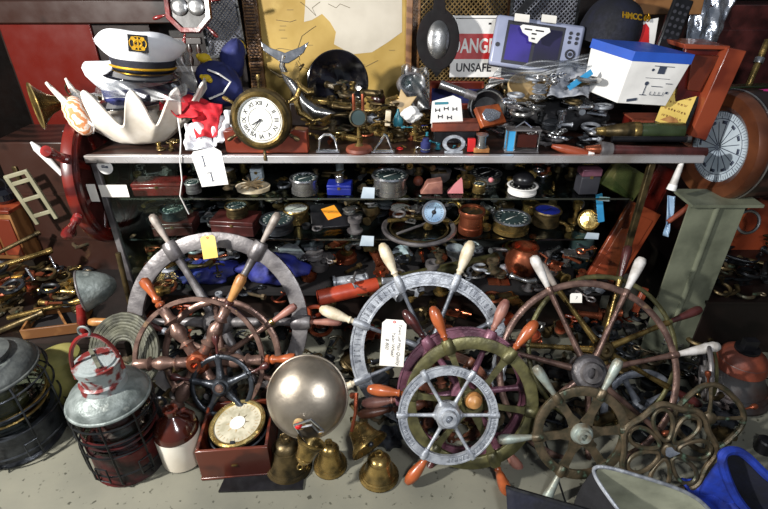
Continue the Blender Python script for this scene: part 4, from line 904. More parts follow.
# spool, bottle, box lantern
c = K(480, 150); w = thing('wire_spool', 'silver wire spool on a yellow block at the case front edge', 'spool', T(c.x, 1.88, CTZ))
G().box(.06, .04, .018, T(0, 0, .009)).build('block', 'wood_tan', w, bevel=.002); G().lathe([(.024, .018), (.024, .022), (.017, .024), (.017, .062), (.024, .064), (.024, .068)], 24).build('spool', 'steel', w)
top.block(c.x, 1.88, .035, CTZ + .07)
c = K(521, 152); w = thing('box_lantern', 'small chrome-framed lantern with a bright blue side and dark red glass', 'lantern', T(c.x, 1.885, CTZ) @ RZ(-3))
G().box(.13, .05, .006, T(0, 0, .003)).box(.13, .05, .006, T(0, 0, .088)).build('plates', 'pewter', w)
for x in (-.06, -.03, .06):
    for y in (-.021, .021): G().cyl(.003, .085, T(x, y, .045), 8).build('post', 'chrome', w)
G().box(.028, .042, .078, T(-.045, 0, .045)).build('blue_side', 'blue_bright', w); G().box(.075, .034, .05, T(.016, 0, .045)).build('red_glass', 'glaze_brown', w)
G().tube([(-.03, 0, .092), (0, 0, .115), (.03, 0, .092)], .003, 6).build('handle', 'chrome', w)
top.block(c.x, 1.89, .07, CTZ + .1)
c = K(425, 150); w = thing('ink_bottle', 'small dark blue bottle with a silver band near the oval buckle', 'bottle', T(c.x, 1.88, CTZ)); G().lathe([(.018, 0), (.019, .004), (.019, .035), (.012, .042), (.012, .052), (0, .053)], 20).build('body', 'navy_blue', w); G().torus(.019, .0025, 20, 6, T(0, 0, .012)).build('band', 'chrome', w)
top.block(c.x, 1.88, .02, CTZ + .05)
tag(G().box(.03, .02, .05).build('red_block', 'red', M=T(K(470, 150).x, 1.88, CTZ + .026), bevel=.002), 'small red block between the oval buckle and the wire spool', 'block')
# --- warning sign
w = thing('warning_sign', 'white sign with a red band reading DANGER, partly hidden behind the black barometer', 'sign', T(P(477, 47, 2.40)) @ RX(82))
G().box(.235, .255, .003).build('board', 'white', w, bevel=.001)
G().box(.225, .105, .001, T(0, .002, .002)).build('red_band', 'red', w); G().text('DANGER', .066, T(-.002, .002, .0026) @ SC(.86, 1.25, 1), .0004, bold=.0016).build('lettering', 'white', w, sharp=0)
G().text('UNSAFE', .05, T(-.01, -.088, .002) @ SC(.9, 1, 1), .0004, bold=.0012).box(.2, .003, .001, T(0, .116, .002)).box(.012, .008, .001, T(.05, .095, .002)).build('black_print', 'ink', w, sharp=0)
# --- black barometer
w = thing('wall_barometer', 'long black-framed barometer with a convex silvery glass hanging before the mesh', 'barometer', T(P(438, 40, 2.30)) @ RX(80))
G().lathe([(.085, -.012), (.092, -.004), (.09, .006), (.07, .010), (.058, .008)], 40, None, 1.0, 1.35).prism([(-.03, .1), (-.022, .15), (-.04, .2), (-.03, .3), (.03, .3), (.04, .2), (.022, .15), (.03, .1)], .018).prism([(-.025, -.12), (0, -.15), (.025, -.12)], .018).build('frame', 'velvet', w, bevel=.002)
G().lathe([(.056, .010), (.046, .018), (.03, .023), (0, .025)], 40, None, .84, 1.35).build('convex_glass', 'steel', w)
# --- fish finder
w = thing('sonar_display', 'pale grey marine sonar display with a dark split screen and keypad', 'sonar', T(P(536, 46, 2.22)) @ RZ(-6) @ RX(66) @ RZ(-7))
G().box(.36, .20, .035).build('housing', 'plastic_grey', w, bevel=.012)
G().box(.36, .205, .03, T(0, .005, -.025)).build('back_cover', 'plastic_dark', w, bevel=.01)
G().box(.235, .17, .003, T(-.015, -.004, .0175)).build('screen_bezel', 'plastic_dark', w, bevel=.004)
o = G().box(.10, .14, .002, T(-.072, -.006, .0195)).build('screen', 'screen_violet', w); G().box(.10, .14, .002, T(.042, -.006, .0195)).build('screen', 'screen', w)
g = G()
for i in range(2):
    for j in range(3): g.cyl(.007, .004, T(.125 + i * .028, .062 - j * .018, .0185), 12)
g.torus(.017, .004, 20, 6, T(.138, -.02, .019)).cyl(.008, .005, T(.138, -.02, .0185), 14)
for j in range(2): g.cyl(.007, .004, T(.125 + j * .028, -.055, .0185), 12)
g.cyl(.009, .004, T(-.158, -.02, .0185), 14); g.build('keypad', 'plastic_dark', w)
w = thing('paper_note', 'white trapezoid paper note stuck on the top of the sonar display', 'note', T(P(534, 34, 2.165)) @ RZ(-6) @ RX(66) @ RZ(-7))
G().prism([(-.06, .022), (-.045, .0), (-.02, -.012), (-.015, -.03), (.018, -.034), (.03, -.012), (.062, .016), (.055, .03), (-.05, .03)], .001).build('paper', 'white', w)
g = G()
for x, y, l in ((-.025, .014, .03), (.02, .014, .034), (0, 0, .02), (.0, -.018, .014)): g.box(l, .006, .0006, T(x, y, .001))
g.build('print', 'ink', w)
for px, py, l in ((522, 18, 'white paper scrap on the top left of the sonar display'), (549, 19, 'white paper scrap on the top right of the sonar display')):
    tag(G().box(.06, .03, .004).build('paper_scrap', 'paper', M=T(P(px, py, 2.22)) @ RX(60) @ RZ(-7)), l, 'paper')
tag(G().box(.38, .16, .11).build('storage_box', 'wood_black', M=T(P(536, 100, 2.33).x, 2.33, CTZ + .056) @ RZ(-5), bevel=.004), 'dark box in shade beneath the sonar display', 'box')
top.block(P(536, 100, 2.33).x, 2.33, .14, CTZ + .11)
# --- tan cup wrapped in plastic, newspaper
w = thing('tan_bowl', 'tan rounded bowl wrapped in clear plastic below the sonar display', 'bowl', T(P(530, 88, 2.08)) @ RZ(6) @ RX(40))
G().lathe([(0, -.06), (.04, -.052), (.075, -.02), (.085, .015), (.08, .018), (.07, -.012), (.0, -.045)], 36, None, 1.15, .8).build('bowl_body', 'tan', w)
cloth('plastic_wrap', 'long twisted sheet of clear plastic draped from the tan bowl to the blue box', 'plastic wrap', [P(482, 88, 2.06), P(592, 66, 2.06), P(590, 54, 2.14), P(498, 70, 2.12)], 'plastic_film', 21, .012, .002, 34, 12, 'film')
cloth('newspaper', 'crumpled grey newspaper beside the blue and white box', 'newspaper', [P(546, 98, 2.02), P(590, 96, 2.02), P(592, 62, 2.15), P(560, 62, 2.15)], 'newsprint', 22, .010, .0015, 24, 9, 'sheet')
tag(G().box(.10, .004, .022).build('blue_strap', 'blue_bright', M=T(P(580, 80, 2.0)) @ RY(-38)), 'light blue band lying across the grey newspaper', 'band')
# --- blue and white box
w = thing('cardboard_box', 'white cardboard lamp box with blue top edges and a printed diagram', 'cardboard box', T(P(634, 76, 2.02)) @ RZ(-3) @ RX(-4) @ RY(-4))
PL = P(586, 76, 2.06); 
fpt = [P(625, 104, 1.93), P(676, 103, 1.98), P(592, 98, 2.14)]
w.matrix_basis = T(P(617, 103, 1.95)) @ RZ(-8) @ RY(5) @ RX(6) @ SC(.85)
g = G(); A = (0, 0); Bx = (.235, .04); D = (-.15, .15); Cx = (.085, .19)
H1, H2 = .205, .225
vs = [(A[0], A[1], 0), (Bx[0] - .01, Bx[1], 0), (Cx[0], Cx[1], 0), (D[0] + .02, D[1], 0), (A[0] - .002, A[1], H1), (Bx[0] + .02, Bx[1], H1 + .005), (Cx[0] + .01, Cx[1], H1), (D[0], D[1], H1 - .0)]
g.add(vs, [(0, 3, 2, 1), (0, 1, 5, 4), (1, 2, 6, 5), (2, 3, 7, 6), (3, 0, 4, 7), (4, 5, 6, 7)]); g.build('carton', 'white', w, bevel=.002)
g = G(); e = .003
vs = [(-.002, -e, H1 - .02), (.2565, .0385, H1 - .017), (.096, .193, H1 - .02), (-.154, .151, H1 - .02), (-.002, -e, H1 + .02), (.256, .0385, H1 + .025), (.096, .193, H1 + .02), (-.154, .151, H1 + .02)]
g.add(vs, [(0, 3, 2, 1), (0, 1, 5, 4), (1, 2, 6, 5), (2, 3, 7, 6), (3, 0, 4, 7), (4, 5, 6, 7)]); g.build('blue_lid', 'blue_box', w, bevel=.001)
FR = T(0, -.0028, 0) @ RZ(math.degrees(math.atan2(.04, .24))) @ RX(90)
g = G(); g.box(.11, .0016, .001, T(.14, .12, 0) ).box(.032, .03, .001, T(.145, .155, 0)).cyl(.006, .001, T(.105, .155, 0), 10).box(.003, .05, .001, T(.10, .07, 0)).cyl(.009, .001, T(.10, .096, 0), 12).box(.03, .003, .001, T(.10, .045, 0)).box(.06, .002, .001, T(.16, .047, 0))
for x in (.13, .15, .17, .19): g.box(.002, .014, .001, T(x, .055, 0))
g.box(.045, .012, .001, T(.06, .02, 0) @ RZ(12)).box(.03, .003, .001, T(.2, .1, 0)).box(.01, .01, .001, T(.205, .06, 0)).box(.05, .003, .001, T(.15, .085, 0)).box(.09, .003, .001, T(.15, .172, 0))
g.build('printed_diagram', 'ink_blue', w, M=FR)
book('dark red hardback box below the white cardboard lamp box', T(K(630, 126).x, 2.02, CTZ + .045) @ RZ(-1), .235, .1, .055, 'rust', 'red_box', 'box', 'mahogany_red')
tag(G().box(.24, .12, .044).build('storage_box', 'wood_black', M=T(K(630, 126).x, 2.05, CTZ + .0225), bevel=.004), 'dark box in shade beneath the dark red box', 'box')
for dx in (-.08, 0, .08): top.block(K(630, 126).x + dx, 2.04, .07, CTZ + .12)
# --- cap, remote, photo, foil, board
w = thing('ball_cap', 'navy baseball cap with gold lettering at the top edge of the photo', 'cap', T(P(606, 42, 2.26)) @ RZ(14) @ RX(6) @ RY(8))
def bc(u, v):
    a = 2 * PI * u; b = PI / 2 * v * .995; return (.12 * math.cos(a) * math.cos(b) ** .7, .14 * math.sin(a) * math.cos(b) ** .7, .17 * math.sin(b) ** .9)
G().grid(bc, 40, 14, wrap=True).build('crown', 'navy', w, sharp=0)
def bv(u, v):
    a = -PI * (.15 + .7 * u); r = 1 + .5 * v * math.sin(-a); return (.12 * math.cos(a) * (1 + .1 * v), .14 * math.sin(a) * r, .004 - .02 * v + .01 * math.cos(a) ** 2)
G().grid(bv, 24, 6).build('visor', 'navy', w, thick=.004)
G().text('HMCC 69', .032, T(0.005, -.112, .12) @ RX(56), .0012, bold=.001).text('US', .03, T(.085, -.09, .12) @ RZ(40) @ RX(60) @ RZ(60), .0012, bold=.001).build('gold_lettering', 'gold', w, sharp=0)
w = thing('photo_card', 'white photo card with a red figure standing in the blue-edged box', 'photo', T(P(642, 34, 2.16)) @ RX(76) @ RZ(4)); G().prism([(-.055, -.06), (.05, -.06), (.06, .055), (-.035, .045)], .003).build('card', 'white', w); G().prism([(-.02, -.04), (.03, -.04), (.026, .02), (.012, .038), (-.008, .028)], .001, T(0, 0, .002)).build('red_print', 'red', w)
w = thing('remote_control', 'slim black remote control standing upright behind the blue-edged box', 'remote control', T(P(672, 30, 2.10)) @ RX(74) @ RZ(-15) @ SC(1.2))
G().box(.062, .19, .018).build('body', 'black', w, bevel=.005)
g = G()
for i in range(3):
    for j in range(6): g.cyl(.0055, .003, T(-.018 + i * .018, .07 - j * .02, .0095), 10)
g.build('buttons', 'plastic_dark', w)
cloth('foil_sheet', 'crumpled shiny silver foil sheet in the top right corner', 'foil', [P(682, 52, 2.40), P(712, 56, 2.40), P(738, -8, 2.48), P(694, -10, 2.48)], 'foil', 33, .007, .002, 26, 16, 'sheet')
tag(G().box(.30, .02, .10).build('wood_board', 'wood_oak', M=T(P(668, 2, 2.42)) @ RX(-10), bevel=.003), 'light oak board behind the remote control at the top edge', 'board')
tag(G().ball(.045, n=16, sx=1, sy=.7, sz=.5).build('rubber_bung', 'black', M=T(P(697, 2, 2.5).x, 2.5, 1.445)), 'rounded black knob at the top edge beside the foil', 'knob')
def traced(name, w, pts, Y, depth, mat, o, bevel=.003):
    q = [P(x, y, Y) - o for x, y in pts]; n = len(q); D = Vector((0, depth, 0))
    return G().add(q + [v + D for v in q], [tuple(range(n)), tuple(range(2 * n - 1, n - 1, -1))] + [(i, i + n, (i + 1) % n + n, (i + 1) % n) for i in range(n)]).build(name, mat, w, bevel=bevel)
o0 = P(710, 95, 1.95); w = thing('wooden_crate', 'bright orange-red wooden crate leaning at the right end of the case', 'crate', T(o0))
traced('side_panel', w, [(729, 48), (747, 51), (706, 141), (690, 136)], 1.93, .20, 'wood_redorange', o0)
traced('front_panel', w, [(686, 47), (728, 49), (691, 133), (672, 118)], 1.98, .015, 'mahogany_red', o0)
traced('raised_moulding', w, [(692, 55), (720, 56), (700, 92), (688, 90)], 1.965, .014, 'mahogany', o0)
traced('top_edge', w, [(684, 44), (731, 46), (729, 50), (685, 49)], 1.95, .18, 'wood_redorange', o0)
w = thing('handwritten_board', 'yellow handwritten price card in a dark frame leaning beside the red box', 'sign', T(P(676, 108, 1.97)) @ RZ(-8) @ RX(64) @ RZ(-16))
G().box(.125, .145, .008, T(.008, .0, -.005)).build('frame', 'dark_metal', w, bevel=.002); G().box(.11, .14, .002).build('card', 'paper_yellow', w)
g = G()
for j in range(4):
    x = -.042
    while x < .038:
        l = .006 + .009 * ((j * 7 + int(x * 900)) % 5) / 5
        g.tube([(x + l * i / 6, .045 - j * .028 + .005 * math.sin(i * 2.1 + j + x * 300), .0014) for i in range(7)], .0009, 4); x += l + .005
g.build('handwriting', 'wood_tan', w, sharp=0)
G().prism([(-.04, -.06), (-.01, -.035), (.02, -.04), (.04, -.06)], .001, T(0, 0, .0018)).build('brown_stain', 'wood_tan', w)
# --- spyglasses at right front
telescope('dark green spyglass with a pear-shaped brass end, upper of the two at the right', P(596, 131, 1.95), P(682, 131, 1.93), [('eyepiece', .014, .018, .1, 'brass'), ('brass_end', .02, .036, .42, 'brass_dark'), ('collar', .036, .036, .5, 'brass'), ('barrel', .032, .033, 1, 'green_glaze')])
telescope('long maroon spyglass with a rounded metal end lying along the front edge', P(585, 149, 1.87), P(706, 152, 1.85), [('eyepiece', .012, .02, .12, 'copper'), ('round_end', .032, .026, .22, 'pewter'), ('barrel', .019, .017, 1, 'maroon_wood')])
telescope('orange-red wooden handle with a pale ferrule lying left of the maroon spyglass', P(552, 146, 1.88), P(592, 156, 1.865), [('tip', .008, .018, .3, 'wood_redorange'), ('grip', .018, .021, .85, 'wood_redorange'), ('ferrule', .02, .02, 1, 'white')], 'wooden_grip', 'grip')
for x in (600, 630, 660, 690): top.block(K(x, 145).x, 1.90, .05, CTZ + .07)
telescope('black rod resting between the two spyglasses', P(612, 139, 1.90), P(690, 139, 1.90), [('rod', .012, .012, .95, 'black'), ('cap', .014, .014, 1, 'steel')], 'black_rod', 'rod')
for px, py, k, s_, m, l in ((578, 92, 'anchor', .09, 'brass_dark', 'small tarnished anchor at the top right of the shackle heap'),): pass
# --- heaps
B1 = ['brass', 'brass', 'brass_dark', 'brass_dark', 'brass_bright', 'copper']
M1 = ['steel', 'chrome', 'pewter', 'gunmetal', 'steel', 'aluminium', 'dark_metal']
ALLK = ['shackle', 'ring', 'key', 'cleat', 'pulley', 'gear', 'fitting', 'pipe', 'hook', 'bolt', 'cup', 'hinge', 'tube_roll', 'anchor', 'prop']
for x, y, r, t in ((404, 104, .05, 0),): pass
top.fill(46, region(312, 118, 425, 148, CTZ), ALLK, B1, (.05, .085), 'in the brass heap between the clock and the star', 'in the brass heap behind the dial stand', CTZ + .17, 11)
top.fill(55, region(300, 122, 420, 143, CTZ), ['shackle', 'pipe', 'cleat', 'hook', 'tube_roll', 'fitting'], ['brass_dark', 'bronze', 'brass', 'brass_dark'], (.07, .10), 'heaped before the shiny black bowl', 'heaped before the black bowl', CTZ + .21, 12)
q_ = K(562, 128); blob('cloth_bundle', 'dark cloth mound under the silvery metal heap', 'cloth bundle', q_, .17, .12, .06, 'black_cloth', 44, .08)
for r_, t_ in ((.19, .05), (.15, .09), (.10, .12), (.05, .14)): top.block(q_.x, q_.y, r_ - .05, CTZ + t_)
top.fill(60, region(500, 122, 605, 149, CTZ), ['shackle', 'valve', 'ring', 'chain', 'hook', 'pulley', 'pipe', 'fitting'], M1, (.07, .11), 'in the silvery heap left of the red box', 'in the silvery heap left of the red box', CTZ + .20, 13)
top.fill(50, region(525, 116, 600, 142, CTZ), ['valve', 'shackle', 'chain', 'ring', 'pulley'], ['chrome', 'steel', 'gunmetal', 'pewter', 'brass_dark', 'aluminium'], (.08, .12), 'on the upper part of the silvery heap', 'on the upper part of the silvery heap', CTZ + .26, 14)
top.fill(16, region(395, 138, 470, 150, CTZ), ['ring', 'cup', 'key', 'fitting', 'bolt'], ['brass', 'red', 'steel', 'teal', 'brass_dark', 'deep_blue'], (.03, .05), 'among the trinkets behind the oval buckle', 'trinkets behind the oval buckle', CTZ + .08, 15)
top.fill(10, region(465, 120, 512, 148, CTZ), ['pulley', 'cleat', 'hinge', 'ring'], ['copper', 'dark_metal', 'pewter'], (.05, .08), 'near the wire spool', 'near the wire spool', CTZ + .10, 16)
top.fill(7, region(160, 149, 182, 152, CTZ), ['fitting', 'cup', 'ring'], ['brass', 'brass_dark'], (.03, .05), 'below the clam shell right end', 'below the clam shell', CTZ + .05, 17)
top.fill(12, region(484, 100, 520, 122, CTZ), ['shackle', 'pipe', 'hook', 'prop'], ['olive', 'brass_dark'][1:] + ['copper', 'bronze'], (.08, .11), 'between the warning sign and the sonar display', 'between the sign and the sonar display', CTZ + .26, 18, 20)
# ================================================================ behind the case
# framed map
MY = 2.62
TL = P(262, 0, MY); 
ml, mr = P(250, 60, MY).x, P(419, 60, MY).x
w = thing('framed_map', 'large framed old yellow map with a pale lit land area behind the case', 'map', T((ml + mr) / 2, MY, 1.28) @ RX(86))
mw_, mh = mr - ml, .80
G().box(mw_ - .04, mh - .04, .006).build('sheet', 'map_paper', w)
fw = .055
fg = G().box(fw * 1.3, mh, .03, T(-mw_ / 2 + fw * .65, 0, .012)).box(fw * .8, mh, .03, T(mw_ / 2 - fw * .4, 0, .012)).box(mw_, fw, .03, T(0, mh / 2, .012)).box(mw_, fw, .03, T(0, -mh / 2, .012))
fr = fg.build('frame', 'frame_gold', w, bevel=.004)
g = G()
for i in range(56): g.box(.045, .005, .006, T(-mw_ / 2 + fw * .6, -mh / 2 + .02 + i * .0138, .029))
g.build('ribbing', 'wood_dark', fr)
def mpt(px, py): q = P(px, py, MY) - Vector(((ml + mr) / 2, MY, 1.28)); return (q.x, q.z / math.sin(R(86)))
G().prism([mpt(*a) for a in ((306, -12), (304, 22), (312, 20), (322, 14), (330, 22), (336, 32), (334, 44), (352, 54), (372, 52), (388, 42), (402, 32), (402, -12))], .001, T(0, 0, .0036)).build('lit_land_area', 'map_lit_land', w)  # pale land colour also holds the lit upper patch of the map
g = G()
for l in (((300, 2), (308, 8), (316, 16), (312, 8), (320, 2)), ((300, 60), (298, 48), (302, 36), (310, 30), (316, 26)), ((298, 60), (302, 66), (312, 70)), ((276, 20), (290, 22), (296, 20)), ((328, 4), (336, 8), (340, 4), (350, 8)), ((352, 60), (366, 66), (378, 60)), ((274, 50), (280, 48), (292, 50))):
    g.tube([(*mpt(*a), .0045) for a in l], .0013, 5)
for px, py in ((283, 26), (282, 30), (310, 45), (284, 38), (362, 64), (290, 10), (392, 50)): x, y = mpt(px, py); g.box(.03, .002, .001, T(x, y, .0042))
g.build('ink_lines', 'map_ink', w)
w = thing('map_inner_strip', 'thin tan vertical wooden strip along the right side of the framed map', 'strip', T(P(409, 40, MY - .05)) @ RX(86)); G().box(.03, .7, .012).build('strip_body', 'wood_oak', w, bevel=.003)
# lattice meshes
def lattice(name, label, cat, M, sx, sy, cell, mat, r=.0018, frame=None):
    w = thing(name, label, cat, M); g = G(); n = int((sx + sy) / cell)
    for sgn in (1, -1):
        for i in range(n + 1):
            k = -(sy) / 2 - sx / 2 + i * (sx + sy) / n
            pts = []
            # line x - sgn*y = k inside rect
            for t in (-sy / 2, sy / 2):
                x = k + t + 0 if sgn > 0 else k - t + 0
                pts.append((x, t))
            (x0, y0), (x1, y1) = pts
            if x0 == x1: continue
            def clip(x, y, xo, yo):
                if x < -sx / 2: return -sx / 2, y + (yo - y) * (-sx / 2 - x) / (xo - x)
                if x > sx / 2: return sx / 2, y + (yo - y) * (sx / 2 - x) / (xo - x)
                return x, y
            if (x0 < -sx / 2 and x1 < -sx / 2) or (x0 > sx / 2 and x1 > sx / 2): continue
            a = clip(x0, y0, x1, y1); b = clip(x1, y1, x0, y0)
            g.tube([(a[0], a[1], .001 * sgn), (b[0], b[1], .001 * sgn)], r, 5)
    g.build('lattice', mat, w)
    if frame: G().box(sx, .012, .012, T(0, sy / 2, 0)).box(sx, .012, .012, T(0, -sy / 2, 0)).box(.012, sy, .012, T(sx / 2, 0, 0)).box(.012, sy, .012, T(-sx / 2, 0, 0)).build('frame', frame, w)
    return w
lattice('wire_mesh_panel', 'tan diamond wire mesh panel behind the warning sign', 'mesh panel', T(P(458, 30, 2.60)) @ RX(86), .46, .75, .022, 'mesh_tan', .003, 'wood_oak')
lattice('wire_mesh_panel', 'pale violet-grey mesh panel at the top above the sonar display', 'mesh panel', T(P(545, 4, 2.52)) @ RX(84), .30, .26, .02, 'mesh_grey', .003, 'dark_metal')
lattice('wire_mesh_panel', 'grey mesh panel between the red wheel barometer and the framed map', 'mesh panel', T(P(221, 20, 2.5)) @ RX(84) @ RZ(4), .17, .30, .018, 'mesh_grey', .003, 'dark_metal')
w = thing('hanging_strap', 'dark diagonal strap in front of the violet-grey mesh', 'strap', T(P(520, 12, 2.46)) @ RY(40)); G().box(.03, .01, .22).build('band', 'black', w)
tag(G().box(1.2, .03, 1.72).build('backing_board', 'wood_black', M=T(P(600, 40, 2.72).x, 2.74, .862)), 'dark board standing behind the mesh panels', 'board')
tag(G().box(.46, .03, 1.68).build('backing_board', 'wood_black', M=T(P(195, 40, 2.72).x, 2.78, .842)), 'dark board standing behind the red wheel barometer', 'board')
# red wheel barometer
w = thing('wheel_barometer', 'red ship-wheel-shaped barometer with two silver highlight discs at the top left', 'barometer', T(P(188, 8, 2.38)) @ RX(80))
G().ring([(.080, -.012), (.105, -.012), (.108, 0), (.102, .014), (.084, .012)], 8, RZ(22)).build('frame', 'red_paint', w)
G().cyl(.085, .01, T(0, 0, -.006), 30).build('backing', 'wood_black', w)
for x in (-.036, .036): G().lathe([(.034, 0), (.036, .006), (.03, .01), (.02, .012), (0, .015)], 26, T(x, .005, 0)).build('highlight_disc', 'steel', w)  # silvery discs stand in for two oval highlights on one face
for a in (0, 60, 120, 180, 240, 300): G().lathe([(x * .009, y * .06) for x, y in HP['spindle']], 12, RZ(a + 15 - 90) @ RX(-90) @ T(0, 0, .104)).build('handle', 'red_paint', w)
# dark wooden items below it
w = thing('carved_chair_back', 'dark carved wooden chair back below the red wheel barometer', 'chair back', T(P(182, 55, 2.45)) @ RX(84))
G().box(.2, .03, .02, T(0, .06, 0)).box(.2, .03, .02, T(0, -.06, 0)).build('rails', 'wood_dark', w, bevel=.003)
for i in range(5): G().lathe([(.006, -.05), (.012, -.02), (.006, 0), (.012, .02), (.006, .05)], 10, T(-.08 + i * .04, 0, 0) @ RX(90)).build('spindle', 'wood_dark', w)
# cabinet left
w = thing('wooden_cabinet', 'tall dark wooden cabinet with a glossy red-brown door panel behind the left end', 'cabinet', T(P(68, 60, 2.62).x, 2.85, 0) @ RZ(0))
def cl(px, py, y): q = P(px, py, y); return q
cx0 = w.matrix_basis.translation
a, b = cl(2, 60, 2.6), cl(152, 60, 2.6)
G().box(b.x - a.x, .4, 1.62, T((a.x + b.x) / 2 - cx0.x, 0, .81)).build('body', 'wood_dark', w, bevel=.004)
a, b, c2, d2 = cl(20, 24, 2.64), cl(88, 24, 2.64), cl(96, 112, 2.64), cl(30, 112, 2.64)
zc = (a.z + c2.z) / 2; G().box(.44, .02, a.z - c2.z + .1, T(((a.x + b.x) / 2 + (c2.x + d2.x) / 2) / 2 - cx0.x, -.205, zc - .03)).build('door_panel', 'mahogany_red', w, bevel=.004)
G().box(1.0, .05, .10, T(.1, -.22, a.z + .055)).build('top_rail', 'wood_dark', w, bevel=.006)
G().box(.3, .02, .4, T(.26, -.205, .95)).build('lower_panel', 'wood_dark', w, bevel=.003)
G().ring([(.012, -.004), (.018, -.004), (.018, .004), (.012, .004)], 20, T(-.05, -.215, 1.02) @ RX(90), 1, 1.7).build('oval_pull', 'brass_dark', w)
# low block left of case
w = thing('wooden_sea_chest', 'dark maroon wooden sea chest standing left of the display case', 'chest', T(P(52, 205, 2.35).x, 2.42, 0))
G().box(.46, .3, .86, T(.11, 0, .43)).build('body', 'wood_dark', w, bevel=.006)
for z in (.35, .6): G().box(.47, .31, .015, T(.11, 0, z)).build('band', 'wood_dark', w)
G().box(.022, .012, .09, T(-.05, -.156, .70)).build('brass_plate', 'brass_dark', w, bevel=.003)
# brass horn
w0 = P(38, 105, 2.2); w = thing('brass_horn', 'yellow brass horn with its flared mouth facing the camera, left of the clam shell', 'horn', ALONG(P(36, 106, 2.10), P(92, 98, 2.24)) @ SC(1.4, 1.4, 1))
G().lathe([(.062, 0), (.066, .002), (.05, .02), (.03, .05), (.018, .09), (.012, .16), (.01, .28)], 36).build('bell_flare', 'brass', w)
G().torus(.064, .004, 36, 6).build('rim', 'brass_bright', w)
G().lathe([(.013, .2), (.015, .21), (.013, .22)], 16).build('ferrule', 'brass_bright', w)
G().cyl(.006, .02, T(0, 0, .03), 10).build('reed', 'brass_dark', w)
telescope('white painted paddle blade slanting down left of the display case', P(31, 142, 2.262), P(66, 178, 2.255), [('tip', .006, .016, .15, 'white'), ('blade', .018, .012, .9, 'white'), ('neck', .010, .008, 1, 'wood_dark')], 'white_paddle', 'paddle')
# big red wooden wheel leaning left of case
c = Vector((XL - .06, 2.02, .80))
w = thing('wooden_helm', 'large polished red wooden ship wheel leaning against the left end of the case', 'ship wheel', T(c) @ RZ(94) @ RX(90))
Rw = .285
G().ring([(Rw - .05, -.02), (Rw, -.02), (Rw + .006, 0), (Rw, .02), (Rw - .05, .02)], 64).build('rim', 'mahogany_red', w)
G().ring([(Rw - .036, .02), (Rw - .014, .02), (Rw - .016, .03), (Rw - .034, .03)], 64).build('raised_ring', 'mahogany_red', w)
G().cyl(Rw - .055, .014, None, 48).build('backing_disc', 'maroon_wood', w)
G().lathe([(.06, -.02), (.06, .03), (.03, .05), (0, .05)], 30).build('hub', 'brass_dark', w)
for k in range(8):
    A = RZ(k * 45 + 12 - 90) @ RX(-90)
    G().lathe([(.014, .05), (.02, .1), (.013, .14), (.02, .19), (.014, Rw - .05)], 12, A).build('spoke', 'mahogany_red', w)
    if k in (3, 4): G().lathe([(x * .022, Rw + y * .13) for x, y in HP['turned']], 14, A).build('handle', 'red_paint', w)
tag(G().box(.004, .035, .075).box(.012, .02, .02, T(.004, 0, -.02)).build('door_lock', 'chrome', M=T(P(89, 192, 1.93)) @ RZ(30)), 'shiny chrome lock plate in front of the red wooden wheel', 'lock')
# bell-shaped lamp
w = thing('bell_reflector', 'grey metal bell-shaped lamp reflector with a brass-lined mouth, tipped on its side', 'reflector', ALONG(P(82, 291, 1.72), P(118, 282, 1.78)))
G().lathe([(.084, 0), (.088, .004), (.08, .03), (.066, .07), (.046, .105), (.02, .128), (0, .132)], 40).build('shell', 'galv', w)
G().torus(.086, .005, 40, 8).build('rolled_rim', 'pewter', w)
G().lathe([(.079, -.001), (.06, .004), (.02, .006), (0, .006)], 36).build('liner', 'brass', w)
# spindle handle under it
telescope('turned red wooden spindle standing upright below the bell reflector', P(84, 336, 1.70), P(80, 306, 1.72), [('lower', .014, .02, .3, 'red_paint'), ('waist', .013, .013, .45, 'red_paint'), ('upper', .02, .016, 1, 'red_paint')], 'turned_spindle', 'spindle')
telescope('grey conduit leaning at the left front corner of the case', P(118, 253, 1.78), P(132, 312, 1.76), [('pipe', .011, .011, .96, 'brass_dark'), ('foot', .014, .014, 1, 'pewter')], 'leaning_pipe', 'pipe')
# orange chest at left edge & cream crate
w = thing('tool_chest', 'orange-brown panelled wooden chest at the far left edge', 'chest', T(P(8, 225, 2.30)) @ RZ(-4))
G().box(.30, .25, .26).build('body', 'wood_oak', w, bevel=.005)
for i in range(3): G().box(.085, .012, .2, T(-.1 + i * .1, -.127, 0)).build('panel', 'wood_redorange', w, bevel=.003)
G().box(.32, .27, .02, T(0, 0, .14)).build('lid', 'wood_redorange', w, bevel=.004)
zb = P(8, 225, 2.30).z - .135
tag(G().box(.32, .28, zb).build('storage_box', 'wood_black', M=T(P(8, 225, 2.30).x, 2.31, zb / 2 + .001)), 'dark box supporting the orange-brown chest at the left edge', 'box')
w = thing('black_kettle', 'round black pot on the orange-brown chest', 'pot', T(P(8, 196, 2.28).x, 2.26, P(8, 225, 2.30).z + .152)); G().lathe([(.04, 0), (.055, .02), (.055, .05), (.035, .07), (0, .075)], 24).build('body', 'black_gloss', w); G().torus(.03, .004, 20, 6, T(0, 0, .09) @ RX(90)).build('handle', 'black', w)
w = thing('plastic_crate', 'cream ladder-like plastic frame beside the maroon chest', 'plastic frame', T(P(32, 198, 2.18)) @ RY(-14) @ RZ(10) @ SC(.85))
for x in (-.055, .055): G().box(.022, .02, .30, T(x, 0, 0)).build('upright', 'cream_plastic', w, bevel=.003)
for z in (-.1, 0, .1, .145): G().box(.13, .016, .022, T(0, 0, z)).build('rung', 'cream_plastic', w, bevel=.003)
